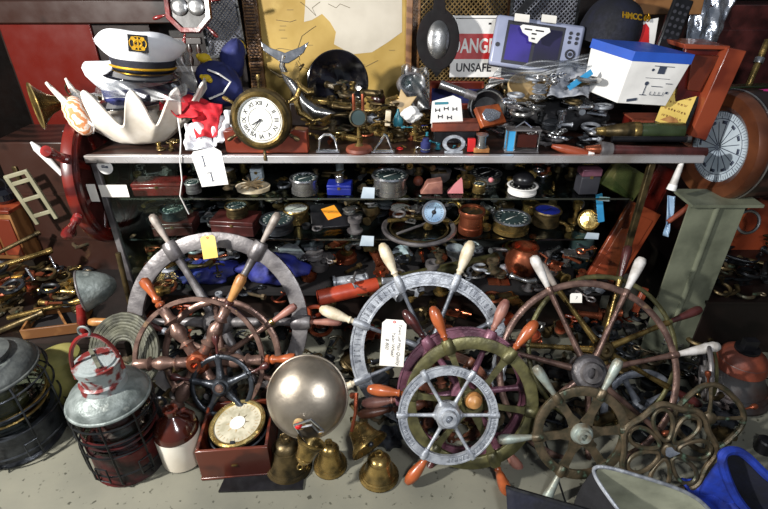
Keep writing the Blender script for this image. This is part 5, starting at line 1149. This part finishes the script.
# bench with brass clutter on the left
bz = .16
pb = PZ(20, 300, bz); w = thing('low_bench', 'low added bench with a dark-filled body under the brass clutter at the left', 'bench', T(-1.46, 1.98, 0))
G().box(.64, .60, bz - .03, T(0, 0, (bz - .03) / 2)).build('bench_dark_fill', 'wood_black', w)  # body made solid and dark to fill the gap with darkness
G().box(.66, .62, .025, T(0, 0, bz - .014)).build('bench_top', 'wood_black', w)
w = thing('wooden_tray', 'shallow wooden tray of odds and ends behind the grey lantern', 'tray', T(PZ(62, 322, bz).x, 1.80, bz + .001) @ RZ(12)); frame_box(w, .24, .17, .05, .01, 'wood_oak')
G().box(.008, .16, .03, T(.02, 0, .025) @ RZ(30)).build('divider', 'wood_oak', w)
lh = Heap(bz); lh.block(PZ(62, 322, bz).x, 1.80, .09, bz + .045)
lh.fill(110, region(-10, 255, 90, 325, bz), ALLK, ['brass_dark', 'brass', 'brass_dark', 'gunmetal', 'dark_metal', 'copper', 'bronze'], (.07, .12), 'in the cluttered heap on the low bench at the left', 'on the low bench at the left', bz + .26, 41, 15)
for i, (a, b, r, m, l) in enumerate((((-6, 268, 1.95), (52, 250, 2.12), .012, 'brass', 'upper long brass rod above the left clutter'), ((8, 318, 1.80), (82, 300, 1.86), .011, 'brass', 'lower long brass rod above the left clutter'),
        ((-8, 256, 2.05), (40, 232, 2.2), .010, 'brass_dark', 'dark brass rod topmost at the far left'), ((38, 290, 1.86), (76, 292, 1.88), .009, 'brass_bright', 'short bright brass rod below the red wheel handle'), ((-8, 334, 1.72), (44, 312, 1.8), .013, 'brass_dark', 'thick tarnished rod above the grey lantern'),
        ((26, 268, 1.95), (34, 280, 1.93), .006, 'chrome', 'small chrome pin among the left clutter'), ((50, 256, 1.95), (56, 268, 1.93), .005, 'chrome', 'tiny chrome pin near the end of the upper long rod'))):
    telescope(l, P(*a), P(*b), [('shaft', r, r, .9, m), ('ferrule', r * 1.3, r * 1.3, 1, m)], 'brass_rod', 'rod')
# ================================================================ right end
# steel beam leg
w = thing('steel_support', 'wide grey-green folded steel table leg right of the display case', 'table support', T(P(709, 199, 1.86).x, 1.80, 0))
zt = P(717, 199, 1.86).z
G().box(.115, .008, zt, T(-.055, .0, zt / 2)).box(.1, .008, zt, T(.062, .0, zt / 2)).lathe([(.012, .001), (.012, zt - .001)], 14, T(.0, -.004, 0)).box(.008, .08, zt, T(.112, .04, zt / 2)).build('web', 'beam', w)
G().box(.28, .16, .012, T(.03, .06, zt + .004)).build('top_plate', 'beam', w)
# binnacle compass on its side
ctr = P(716, 147, 1.98)
A = T(ctr) @ RZ(-80) @ RX(90)
w = thing('binnacle_compass', 'large dark wooden drum compass with a copper ring and pale dial lying on its side', 'compass', A)
Rb = .222
G().lathe([(Rb * .98, -.46), (Rb, -.44), (Rb, -.03), (Rb * .97, -.02)], 56).build('drum', 'wood_dark', w)
G().ring([(Rb * .64, -.03), (Rb * .99, -.03), (Rb * .99, -.005), (Rb * .94, .012), (Rb * .74, .012), (Rb * .64, -.006)], 64).build('copper_ring', 'ring_wood', w)
G().torus(Rb * 1.0, .004, 64, 6, T(0, 0, -.035)).build('edge_wire', 'steel', w)
d = G().cyl(Rb * .66, .004, T(0, 0, -.014), 48).build('dial', 'dial_pale', w)
g = G()
for i in range(72): g.box(.014 if i % 3 else .03, .0016, .001, RZ(5 * i) @ T(Rb * .58, 0, -.0115))
g.ring([(Rb * .50, -.0118), (Rb * .51, -.0118), (Rb * .51, -.011), (Rb * .50, -.011)], 48); g.ring([(Rb * .62, -.0118), (Rb * .63, -.0118), (Rb * .63, -.011), (Rb * .62, -.011)], 48)

for i in range(16): g.box(Rb * (.4 if i % 2 else .46), .003, .001, RZ(22.5 * i) @ T(Rb * .25, 0, -.0115))
for i in range(12): g.box(.012, .02, .001, RZ(30 * i + 7) @ T(Rb * .44, 0, -.0115))
g.build('compass_rose', 'ink_blue', d, sharp=0)
w = thing('tall_cabinet', 'tall dark maroon cabinet behind the drum compass at the right edge', 'cabinet', T(1.68, 2.58, 0))
G().box(.62, .22, 1.42, T(0, 0, .71)).build('body', 'maroon_wood', w, bevel=.004); G().box(.5, .012, .6, T(0, -.115, 1.02)).build('door', 'maroon_wood', w, bevel=.003)
# stuff behind / above the binnacle
tag(G().box(.5, .03, 1.66).build('panel_board', 'maroon_wood', M=T(P(775, 40, 2.6).x, 2.6, .84) @ T(.5, .3, 0), bevel=.004), 'dark maroon panel leaning behind the drum compass', 'panel')
telescope('brass rod with a steel collar at the far right above the magenta strip', P(748, 86, 2.1), P(768, 40, 2.15), [('rod', .012, .012, .5, 'brass'), ('collar', .018, .018, .62, 'steel'), ('rod_end', .012, .012, 1, 'brass')], 'brass_rod', 'rod')
tag(G().box(.16, .03, .012).build('magenta_strip', 'magenta', M=T(P(756, 92, 2.0)) @ RY(-3), bevel=.002), 'bright magenta strip on top of the drum compass', 'strip')
tag(G().box(.2, .05, .008).build('green_strip', 'green_glaze', M=T(P(745, 86, 2.08)) @ RY(-2), bevel=.002), 'olive green strip behind the magenta one', 'strip')
# shadow side clutter right
rz = .30
w = thing('dark_block', 'low dark block added for darkness behind the large bell at the right', 'cabinet', T(1.88, 2.12, 0)); G().box(.9, .66, rz - .012, T(0, 0, (rz - .012) / 2)).build('body', 'wood_black', w, bevel=.003); G().box(.92, .68, .012, T(0, 0, rz - .007)).build('top', 'wood_black', w)  # solid dark block put in to darken the area behind the bell
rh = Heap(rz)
rh.fill(40, region(705, 235, 775, 300, rz), ['pipe', 'shackle', 'tube_roll', 'hook', 'cleat', 'cup'], ['brass_dark', 'dark_metal', 'bronze'], (.09, .13), 'on the dark block behind the large bell', 'on the dark block at the right', rz + .30, 51, 20)
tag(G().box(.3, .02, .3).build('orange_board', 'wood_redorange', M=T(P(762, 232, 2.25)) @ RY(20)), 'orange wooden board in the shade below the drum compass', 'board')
w = thing('hanging_ring', 'curved chrome ring beside the steel leg below the drum compass', 'ring', T(P(748, 222, 2.0)) @ RX(70)); G().torus(.05, .007, 30, 8).build('ring', 'steel', w)
# ================================================================ inside the case
def onS(px, py, z): q = PZ(px, py, z); q.y = min(max(q.y, CF + .10), CB - .10); return Vector((q.x, q.y, z + .001))
h1, h2, hd = Heap(S1), Heap(S2), Heap(DK)
# (shelf heap, x, base y, radius px, height px, body, dial, label)
pots = [
 (h1, 305, 193, 14, 20, 'steel', 'dial_dark', 'silver compass on the upper shelf under the clock side'),
 (h1, 390, 194, 18, 24, 'steel', 'dial_dark', 'biggest silver compass on the upper shelf under the star'),
 (h1, 485, 180, 16, 10, 'steel', 'black', 'flat silver-rimmed compass at the back of the upper shelf'),
 (h1, 193, 194, 8, 14, 'pewter', 'dial_dark', 'small dull grey compass beside the hanging label'),
 (h1, 480, 196, 7, 12, 'brass', 'dial_dark', 'tiny brass compass in front of the flat silver-rimmed one'),
 (h1, 228, 180, 9, 14, 'brass_dark', 'white', 'dark brass jar compass with a white top'),
 (h1, 522, 193, 15, 10, 'white', 'black', 'white-rimmed dish compass holding a dark dome'),
 (h2, 297, 221, 13, 18, 'brass', 'dial', 'brass compass with a white dial on the middle shelf'),
 (h2, 278, 230, 17, 16, 'gunmetal', 'dial_dark', 'black bowl compass on the middle shelf'),
 (h2, 510, 230, 19, 18, 'brass', 'dial_dark', 'wide brass compass with a silvery rim on the middle shelf'),
 (h2, 545, 224, 14, 20, 'brass_dark', 'deep_blue', 'brass compass with a violet-blue lens on the middle shelf'),
 (h2, 470, 232, 13, 30, 'copper', 'brass_dark', 'tall brown brass pot compass on the middle shelf'),
 (h2, 377, 213, 12, 8, 'gunmetal', 'dial_dark', 'flat dark compass right of the orange note'),
 (h2, 400, 215, 12, 10, 'copper', 'dial', 'reddish brass compass beside the blue-faced one'),
 (h2, 530, 212, 9, 12, 'brass', 'brass', 'small brass canister behind the wide brass compass'),
 (h2, 190, 212, 14, 10, 'gunmetal', 'dial_dark', 'dull compass under the end of the string'),
]
for hp, x, y, rp, hh, b, d, l in pots:
    p = onS(x, y, hp.b); s = S(p); ht = hh * s * .8
    pot(l, p, rp * s, ht, b, d, None, bezel='chrome' if b in ('steel', 'brass') and rp > 13 else None)
    hp.block(p.x, p.y, rp * s, 9)
def boxthing(hp, label, px, py, w_, d_, h_, mat, rz_=0, name='wooden_box', cat='box', lid=None):
    p = onS(px, py, hp.b); t = thing(name, label, cat, T(p) @ RZ(rz_))
    G().box(w_, d_, h_ * .7, T(0, 0, h_ * .35)).build('case', mat, t, bevel=.003); G().box(w_ * 1.02, d_ * 1.02, h_ * .28, T(0, 0, h_ * .86)).build('lid', lid or mat, t, bevel=.003)
    G().box(.012, .003, .012, T(0, -d_ / 2 - .001, h_ * .7)).build('clasp', 'brass', t)
    hp.block(p.x, p.y, max(w_, d_) * .5, 9); return t, p
t, p = boxthing(h1, 'bright red tin box at the left end of the upper shelf', 162, 192, .20, .09, .055, 'red_paint', 3, 'tin_box')
t, p = boxthing(h1, 'blue box with a tiny silver motor on it, centre of the upper shelf', 340, 193, .10, .07, .045, 'deep_blue', -2, 'blue_box')
q = Vector((p.x, p.y, p.z + .047)); pot('tiny silver motor on top of the blue box', q, .018, .03, 'steel', 'brass', name='small_motor', cat='motor', ticks=False)
t, p = boxthing(h2, 'mahogany compass box at the left of the middle shelf carrying a brass compass', 238, 230, .19, .12, .07, 'maroon_wood', -6, 'wooden_box')
pot('brass compass sitting on the mahogany box of the middle shelf', Vector((p.x + .01, p.y, p.z + .072)), .05, .05, 'brass_dark', 'dial_dark')
t, p = boxthing(h2, 'dark red box under the string at the left of the middle shelf', 178, 230, .17, .12, .06, 'maroon_wood', 4, 'wooden_box')
pot('dull grey compass sitting on the dark red box under the string', Vector((p.x, p.y, p.z + .062)), .055, .045, 'gunmetal', 'dial_dark')
t, p = boxthing(h1, 'dark violet camera-like box at the right of the upper shelf', 585, 192, .08, .06, .11, 'plastic_dark', 3, 'camera_box', 'camera', 'purple_paint')
t, p = boxthing(h1, 'pale blue tin at the back of the upper shelf behind the clock', 258, 180, .05, .05, .06, 'dial_pale', 3, 'small_tin', 'tin')
for px, l, m, hh in ((244, 'slim brass cylinder behind the clock on the upper shelf', 'brass', .11), (340, 'pale glass jar in the middle of the upper shelf back', 'dial_pale', .09), (558, 'brass tube standing right of the white-rimmed dish', 'brass_dark', .07)):
    p = onS(px, 172, S1); w = thing('brass_cylinder', l, 'cylinder', T(p)); G().lathe([(.018, 0), (.018, hh * .8), (.014, hh * .82), (.014, hh * .95)], 20).build('tube', m, w); G().lathe([(.017, hh * .95), (.017, hh), (0, hh)], 20).build('cap', 'brass', w); h1.block(p.x, p.y, .02, S1 + hh)
# driftwood dish
p = onS(253, 194, S1); w = thing('driftwood_dish', 'pale wooden dish with twigs on the upper shelf', 'dish', T(p)); G().lathe([(.04, .0), (.062, .012), (.066, .03), (.060, .03), (.05, .012), (0, .008)], 30, None, 1.1, .8).build('dish', 'wood_cream', w)
for a in (0, 40, 75, 130, 160): G().tube([(-.05, 0, .035), (.0, .008, .038), (.05, -.004, .05)], [.003, .006, .002], 6, False, RZ(a)).build('twig', 'wood_pale', w)
h1.block(p.x, p.y, .06, 9)
# red ball, prisms
p = onS(418, 186, S1); tag(G().ball(.022, n=18).build('red_ball', 'rust', M=T(p.x, p.y, S1 + .0235)), 'glossy red-brown ball on the upper shelf', 'ball'); h1.block(p.x, p.y, .02, S1 + .05)
p = onS(432, 194, S1); w = thing('wooden_block', 'wedge of brown wood and dark cloth beside the red-brown ball', 'block', T(p.x, p.y, S1 + .002)); G().prism([(-.05, 0), (.045, 0), (.04, .06), (-.02, .05)], .05, T(0, 0, 0) @ RX(90)).build('wedge', 'wood_pink', w, bevel=.004); h1.block(p.x, p.y, .045, S1 + .07)
p = onS(456, 194, S1); tag(G().prism([(-.035, 0), (.03, 0), (.022, .06)], .03, RX(90)).build('pink_prism', 'pink', M=T(p.x, p.y, S1 + .002)), 'pink triangular prism on the upper shelf', 'prism'); h1.block(p.x, p.y, .03, S1 + .06)
p = onS(491, 194, S1); tag(G().ball(.011, n=14).build('pink_bead', 'pink', M=T(P(491, 180, p.y))), 'small pink ball in front of the flat silver-rimmed compass', 'ball')
p = onS(522, 193, S1); tag(G().ball(.045, n=20, sz=.7).build('dark_dome', 'black', M=T(p.x, p.y, S1 + .061)), 'dark dome sitting in the white-rimmed dish', 'dome')
# black folder with orange note
p = onS(332, 222, S2); w = thing('black_album', 'black album tilted on the middle shelf behind an orange note', 'album', T(p.x, p.y, S2 + .03) @ RZ(10) @ RX(38)); G().box(.19, .12, .02).build('cover', 'black', w, bevel=.003); G().box(.18, .11, .006, T(0, 0, -.013)).build('pages', 'pewter', w)
h2.block(p.x, p.y, .09, 9)
w = thing('orange_note', 'bright orange sticky note on the black album', 'note', T(p.x, p.y, S2 + .03) @ RZ(10) @ RX(38) @ T(.0, .01, .012) @ RZ(12)); G().prism([(-.04, .032), (-.025, -.03), (.04, -.026), (.024, .036)], .001).build('paper', 'note_orange', w); G().box(.03, .002, .0005, T(0, .006, .001)).build('pencil_mark', 'wood_tan', w)
for px, py, Y, w_, h_, l in ((368, 193, CF + .03, .055, .05, 'small white price slip on the front of the upper shelf'), (367, 241, CF + .03, .06, .05, 'white slip hanging from the middle shelf'), (604, 199, 1.95, .05, .02, 'white scrap at the right end of the middle shelf'), (592, 236, CF + .02, .06, .03, 'torn white paper at the right of the middle shelf')):
    t = thing('paper_slip', l, 'paper', T(P(px, py, Y)) @ RX(80) @ RZ(-6)); G().prism([(-w_ / 2, -h_ / 2), (w_ / 2, -h_ * .4), (w_ * .46, h_ / 2), (-w_ * .4, h_ * .45)], .001).build('paper', 'dial_pale', t)
# blue-faced compass upright with brass case
p = P(434, 212, 2.0); h2.block(p.x, 1.97, .06, 9); w = thing('blue_compass', 'upright compass with a pale blue face on the middle shelf', 'compass', T(p) @ RX(70) @ RY(-8))
G().lathe([(.046, -.02), (.052, -.012), (.052, .004), (.046, .0055)], 36).build('case', 'brass', w); G().ring([(.042, .004), (.053, .004), (.053, .012), (.044, .012)], 36).build('bezel', 'chrome', w); G().cyl(.044, .002, T(0, 0, .008), 32).build('dial', 'dial_blue', w)
g = G().cyl(.010, .003, T(0, 0, .0095), 16)
for i in range(24): g.box(.008, .0015, .001, RZ(15 * i) @ T(.035, 0, .0095))
g.prism([(-.004, 0), (0, .03), (.004, 0), (0, -.03)], .001, T(0, 0, .0098) @ RZ(-20)).build('markings', 'ink', w, sharp=0)
p = P(452, 212, 2.04); w = thing('brass_hoop', 'brass hoop leaning behind the blue-faced compass', 'hoop', T(p) @ RZ(-40) @ RX(76)); G().torus(.055, .006, 36, 8).build('hoop', 'brass', w); G().torus(.045, .003, 36, 6, T(0, 0, .006)).build('inner_hoop', 'brass_bright', w)
# large oval ring instrument
p = onS(420, 238, S2); w = thing('plotting_ring', 'wide flat ring instrument with crossbars on the middle shelf', 'ring instrument', T(p.x, p.y + .03, S2 + .003))
G().ring([(.145, 0), (.165, 0), (.168, .008), (.16, .014), (.145, .01)], 64).build('outer_ring', 'pewter', w); G().ring([(.125, .002), (.132, .002), (.132, .008), (.125, .008)], 64).build('inner_ring', 'brass_dark', w)
G().tube([(-.14, .04, .02), (0, .06, .024), (.14, .04, .02)], .010, 10).build('crossbar', 'brass', w)
G().tube([(-.1, -.07, .012), (.04, .02, .02)], .006, 8).build('arm', 'pewter', w); G().lathe([(.02, .004), (.02, .02), (.01, .03), (0, .03)], 18, T(.04, .0, 0)).build('hub', 'brass', w)
h2.block(p.x, p.y + .03, .15, S2 + .035)
# candlestick, comb
p = onS(574, 222, S2); w = thing('brass_candlestick', 'short brass candlestick on the middle shelf right side', 'candlestick', T(p)); G().lathe([(.03, 0), (.03, .006), (.012, .014), (.008, .05), (.014, .06), (.02, .075), (.024, .1), (.018, .1), (.016, .08)], 20).build('stick', 'brass', w); h2.block(p.x, p.y, .04, 9)
p = onS(582, 230, S2); w = thing('brass_pan', 'small round brass pan leaning beside the candlestick', 'pan', T(p.x + .02, p.y, S2 + .05) @ RZ(-25) @ RX(62)); G().lathe([(0, -.01), (.04, -.006), (.046, .006), (.042, .008), (.036, 0), (0, -.003)], 30).build('pan_body', 'brass_bright', w)
w = thing('blue_comb', 'light blue toothed comb standing at the right of the shelves', 'comb', T(P(600, 208, 1.95)) @ RY(-14) @ RX(-8)); G().box(.028, .008, .13).build('spine', 'blue_bright', w, bevel=.002)
g = G()
for i in range(9): g.box(.014, .005, .004, T(-.02, 0, -.055 + i * .013) @ RY(35))
g.build('teeth', 'black', w)
# larger jars and tubes first, small hardware after
h1.fill(16, region(150, 162, 600, 190, S1), ['fitting', 'cup', 'tube_roll'], ['brass', 'pewter', 'steel', 'brass_dark', 'copper'], (.10, .15), 'among the larger pieces on the upper glass shelf', 'large on the upper glass shelf', S1 + .10, 161, 0)
h2.fill(22, region(150, 204, 595, 232, S2), ['fitting', 'cup', 'tube_roll', 'gear'], ['brass', 'pewter', 'steel', 'brass_dark', 'bronze'], (.10, .15), 'among the larger pieces on the lower glass shelf', 'large on the lower glass shelf', S2 + .11, 162, 0)
hd.fill(30, region(150, 252, 590, 296, DK), ['fitting', 'cup', 'tube_roll', 'pulley', 'valve'], ['steel', 'pewter', 'aluminium', 'brass', 'copper'], (.12, .17), 'among the larger pieces on the case floor', 'large on the case floor', DK + .17, 163, 8)
h1.fill(90, region(140, 160, 590, 193, S1), ['ring', 'cup', 'fitting', 'gear', 'pulley', 'tube_roll', 'cleat', 'hinge', 'shackle'], ['brass', 'brass', 'gunmetal', 'pewter', 'steel', 'bronze', 'brass_dark'], (.05, .09), 'among the small fittings on the upper glass shelf', 'on the upper glass shelf', S1 + .12, 61)
h1.fill(9, region(536, 168, 566, 190, S1), ['ring', 'fitting', 'cleat', 'prop'], ['brass', 'copper', 'chrome'], (.05, .07), 'right of the white-rimmed dish', 'right of the white-rimmed dish', S1 + .10, 62)
h2.fill(110, region(150, 204, 595, 232, S2), ['ring', 'cup', 'fitting', 'gear', 'pulley', 'tube_roll', 'cleat', 'hinge', 'shackle', 'key', 'chain', 'pipe'], ['brass_dark', 'brass', 'gunmetal', 'pewter', 'dark_metal', 'steel', 'bronze'], (.06, .095), 'among the small fittings on the lower glass shelf', 'on the lower glass shelf', S2 + .13, 63)
# deck level
def dk(px, py, dz=0): q = PZ(px, py, DK); q.y = min(max(q.y, CF + .09), CB - .1); return Vector((q.x, q.y, DK + .001 + dz))
p = dk(272, 292); blob('blue_cloth_bundle', 'crumpled bright blue cloth on the case floor behind the large grey wheel', 'cloth', p + Vector((0, 0, .004)), .15, .08, .07, 'blue_cloth', 71, .16, n=40); hd.block(p.x, p.y, .12, 9)
p = dk(200, 290); blob('blue_cloth_bundle', 'darker blue cloth on the case floor behind the yellow tag', 'cloth', p + Vector((0, .02, .004)), .16, .09, .05, 'blue_cloth', 72, .16, n=40); hd.block(p.x, p.y, .13, DK + .09)
p = dk(212, 268, .10); w = thing('steel_dish', 'round steel dish with a dark inside behind the yellow tag', 'dish', T(p.x, p.y, DK + .10)); G().lathe([(.04, 0), (.06, .01), (.07, .03), (.074, .032), (.068, .03), (.05, .008), (0, .005)], 32).build('dish_body', 'steel', w); G().torus(.058, .004, 32, 6, T(0, 0, .034)).build('inner_ring', 'gunmetal', w)
p = dk(252, 256, .0); w = thing('plate_stack', 'pale round plate on the case floor behind the upper right spoke of the grey wheel', 'plate', T(p.x, p.y, DK + .145)); G().lathe([(.04, 0), (.085, .012), (.085, .016), (.05, .008), (0, .006)], 36).build('plate_body', 'pewter', w); G().torus(.084, .003, 36, 6, T(0, 0, .014)).build('rim', 'brass', w)
telescope('long brass telescope with a bright red-orange sleeve lying on the case floor', P(318, 298, 1.785), P(497, 258, 2.06), [('red_sleeve', .036, .034, .31, 'red_sleeve'), ('collar', .033, .033, .34, 'brass_dark'), ('barrel', .029, .027, .98, 'olive_brass'), ('end_cap', .03, .03, 1, 'brass_dark')], 'long_telescope', 'telescope')
for i in range(8): q = P(318 + i * 24, 298 - i * 5.4, 1.88 + i * .025); hd.block(q.x, q.y, .05, 9)
telescope('thin pale rod lying above the red-sleeved telescope', P(308, 262, 2.1), P(350, 261, 2.12), [('shaft', .006, .006, .95, 'wood_pale'), ('tip', .008, .008, 1, 'brass')], 'thin_rod', 'rod')
for px, py, a, b, m, l, s_ in ((402, 258, .05, .035, 'dial_pale', 'pale blue-white crystal lump behind the cream handle', 1), (414, 268, .03, .03, 'dial_blue', 'light blue crystal lump beside the pale one', 2), (398, 268, .05, .03, 'deep_blue', 'deep blue glass lump under the crystals', 3)):
    q = P(px, py, 2.2); blob('crystal_lump', l, 'crystal', q, a, a * .8, b, m, s_ + 80, .25, 'crystal', 12)
# copper pot
p = P(523, 262, 2.0); w = thing('copper_pot', 'round copper pot with a dent on the case floor', 'pot', T(p.x, p.y, DK + .003) @ RZ(10)); hh = p.z - DK + .05
G().lathe([(.045, 0), (.07, .02), (.084, .06), (.08, .1), (.06, .13), (.055, .15), (.062, .155), (.052, .155), (.048, .12), (0, .11)], 36).build('body', 'copper', w)
G().tube([(.06, -.03, .13), (.09, -.05, .11), (.08, -.045, .06)], .006, 8).build('handle', 'copper', w)
hd.block(p.x, p.y, .09, 9)
p = P(577, 262, 2.1); w = thing('green_jar', 'dull green glass jar at the right of the case floor', 'jar', T(p.x, p.y, DK + .001)); G().lathe([(.05, 0), (.056, .01), (.056, .16), (.04, .18), (.04, .19)], 28).build('body', 'dial_dark', w); G().lathe([(.042, .19), (.042, .205), (0, .207)], 28).build('lid', 'brass_dark', w); hd.block(p.x, p.y, .06, DK + .21)
cloth('paper_sheet', 'crumpled grey-white paper beside the copper pot', 'paper', [P(490, 286, 1.95), P(530, 290, 1.95), P(532, 262, 2.05), P(502, 262, 2.05)], 'newsprint', 91, .016, .0015, 20, 8, 'sheet')
for px, py, Y, l, m, a in ((488, 298, 1.78, 'brass nozzle poking out left of the bronze wheel', 'brass_dark', 0), (520, 306, 1.76, 'second brass nozzle beside the pinkish handle', 'brass_dark', 10)):
    q = P(px, py, Y); telescope(l, q, q + Vector((.11, .05, -.02)), [('tip', .014, .016, .2, 'brass'), ('neck', .011, .011, .4, 'dark_metal'), ('barrel', .017, .015, 1, m)], 'brass_nozzle', 'nozzle')
hd.fill(120, region(150, 252, 590, 300, DK), ALLK, ['gunmetal', 'brass', 'brass_dark', 'pewter', 'bronze', 'steel', 'copper', 'aluminium'], (.08, .13), 'in the mixed heap on the case floor', 'in the dark heap on the case floor', DK + .19, 64, 14)
# heap on the shop floor behind the wheels
fh = Heap(.001)
fh.fill(150, region(385, 352, 730, 440, 0), ALLK, ['dark_metal', 'brass_dark', 'bronze', 'gunmetal', 'dark_metal'], (.09, .14), 'in the dark clutter added for shade under the leaning wheels', 'in the dark clutter added for shade under the leaning wheels', .10, 67, 8)  # dark clutter added here to deepen the shadow under the wheels
fh.fill(90, region(120, 345, 385, 418, 0), ALLK, ['dark_metal', 'brass_dark', 'bronze', 'gunmetal'], (.09, .14), 'in the dark clutter added for shade under the left wheels', 'in the dark clutter added for shade under the left wheels', .10, 68, 8)  # more dark pieces added to shade the floor at the left
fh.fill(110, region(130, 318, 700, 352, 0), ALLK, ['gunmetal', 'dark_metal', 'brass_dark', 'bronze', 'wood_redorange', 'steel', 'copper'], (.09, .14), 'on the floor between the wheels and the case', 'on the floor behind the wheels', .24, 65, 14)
# mahogany slabs at right in/by the case
def slab(label, px, py, Y, w_, h_, d_, M, mat='mahogany_red', name='wooden_board'):
    t = thing(name, label, 'board', T(P(px, py, Y)) @ M); G().box(w_, d_, h_).build('plank', mat, t, bevel=.004); G().box(w_ * .7, .004, h_ * .8, T(0, -d_ / 2 - .002, 0)).build('raised_panel', mat, t, bevel=.003); return t
slab('red-brown polished board leaning at the right end inside the case', 622, 246, 2.02, .17, .40, .02, RY(24) @ RX(-12), 'wood_redorange')
slab('tall red-orange board leaning beside the case right post', 640, 220, 2.1, .10, .52, .02, RY(20) @ RX(-14), 'mahogany_red')
slab('narrow orange board end behind the white handle of the bronze wheel', 640, 300, 1.80, .03, .12, .016, RY(16) @ RX(-14), 'wood_redorange')
slab('olive grey flat case tilted at the right end of the upper shelf', 624, 180, 2.15, .19, .13, .03, RY(28) @ RX(-10), 'olive_paint', 'flat_case')
telescope('white-painted handle hanging at the right side of the case', P(671, 190, 1.82), P(682, 162, 1.84), [('tip', .018, .016, .2, 'white'), ('shaft', .014, .010, .9, 'wood_white'), ('end', .009, .008, 1, 'white')], 'white_grip', 'handle')
telescope('rusty red rod below the white hanging handle', P(668, 222, 1.84), P(690, 206, 1.86), [('shaft', .010, .012, .9, 'rust'), ('tip', .014, .014, 1, 'rust')], 'rusty_rod', 'rod')
cloth('blue_rag', 'pale blue rag hanging beside the case right post', 'rag', [P(664, 236, 1.84), P(669, 236, 1.84), P(675, 196, 1.88), P(669, 196, 1.88)], 'dial_blue', 95, .008, .003, 14, 6)
# ================================================================ light
def area(name, loc, tgt, size, e, col=(1, 1, 1)):
    l = bpy.data.lights.new(name, 'AREA'); l.shape = 'DISK'; l.size = size; l.energy = e; l.color = col
    o = bpy.data.objects.new(name, l); C.objects.link(o); o.location = loc
    o.rotation_euler = (Vector(tgt) - Vector(loc)).to_track_quat('-Z', 'Y').to_euler()
area('key_lamp', (-2.1, .35, 2.05), (0, 1.9, .6), .14, 100, (1, .97, .92))
area('flash_fill', (.35, -.25, 1.95), (.1, 1.9, .5), .22, 21, (.95, .97, 1))  # frontal fill added near the camera to light under the shelves
wd = bpy.data.worlds.new('room'); bpy.context.scene.world = wd; wd.use_nodes = True
wd.node_tree.nodes['Background'].inputs[0].default_value = (.75, .85, 1, 1); wd.node_tree.nodes['Background'].inputs[1].default_value = .12
sc = bpy.context.scene; sc.view_settings.view_transform = 'Standard'; sc.view_settings.look = 'None'; sc.view_settings.exposure = 0.55; sc.view_settings.gamma = 1
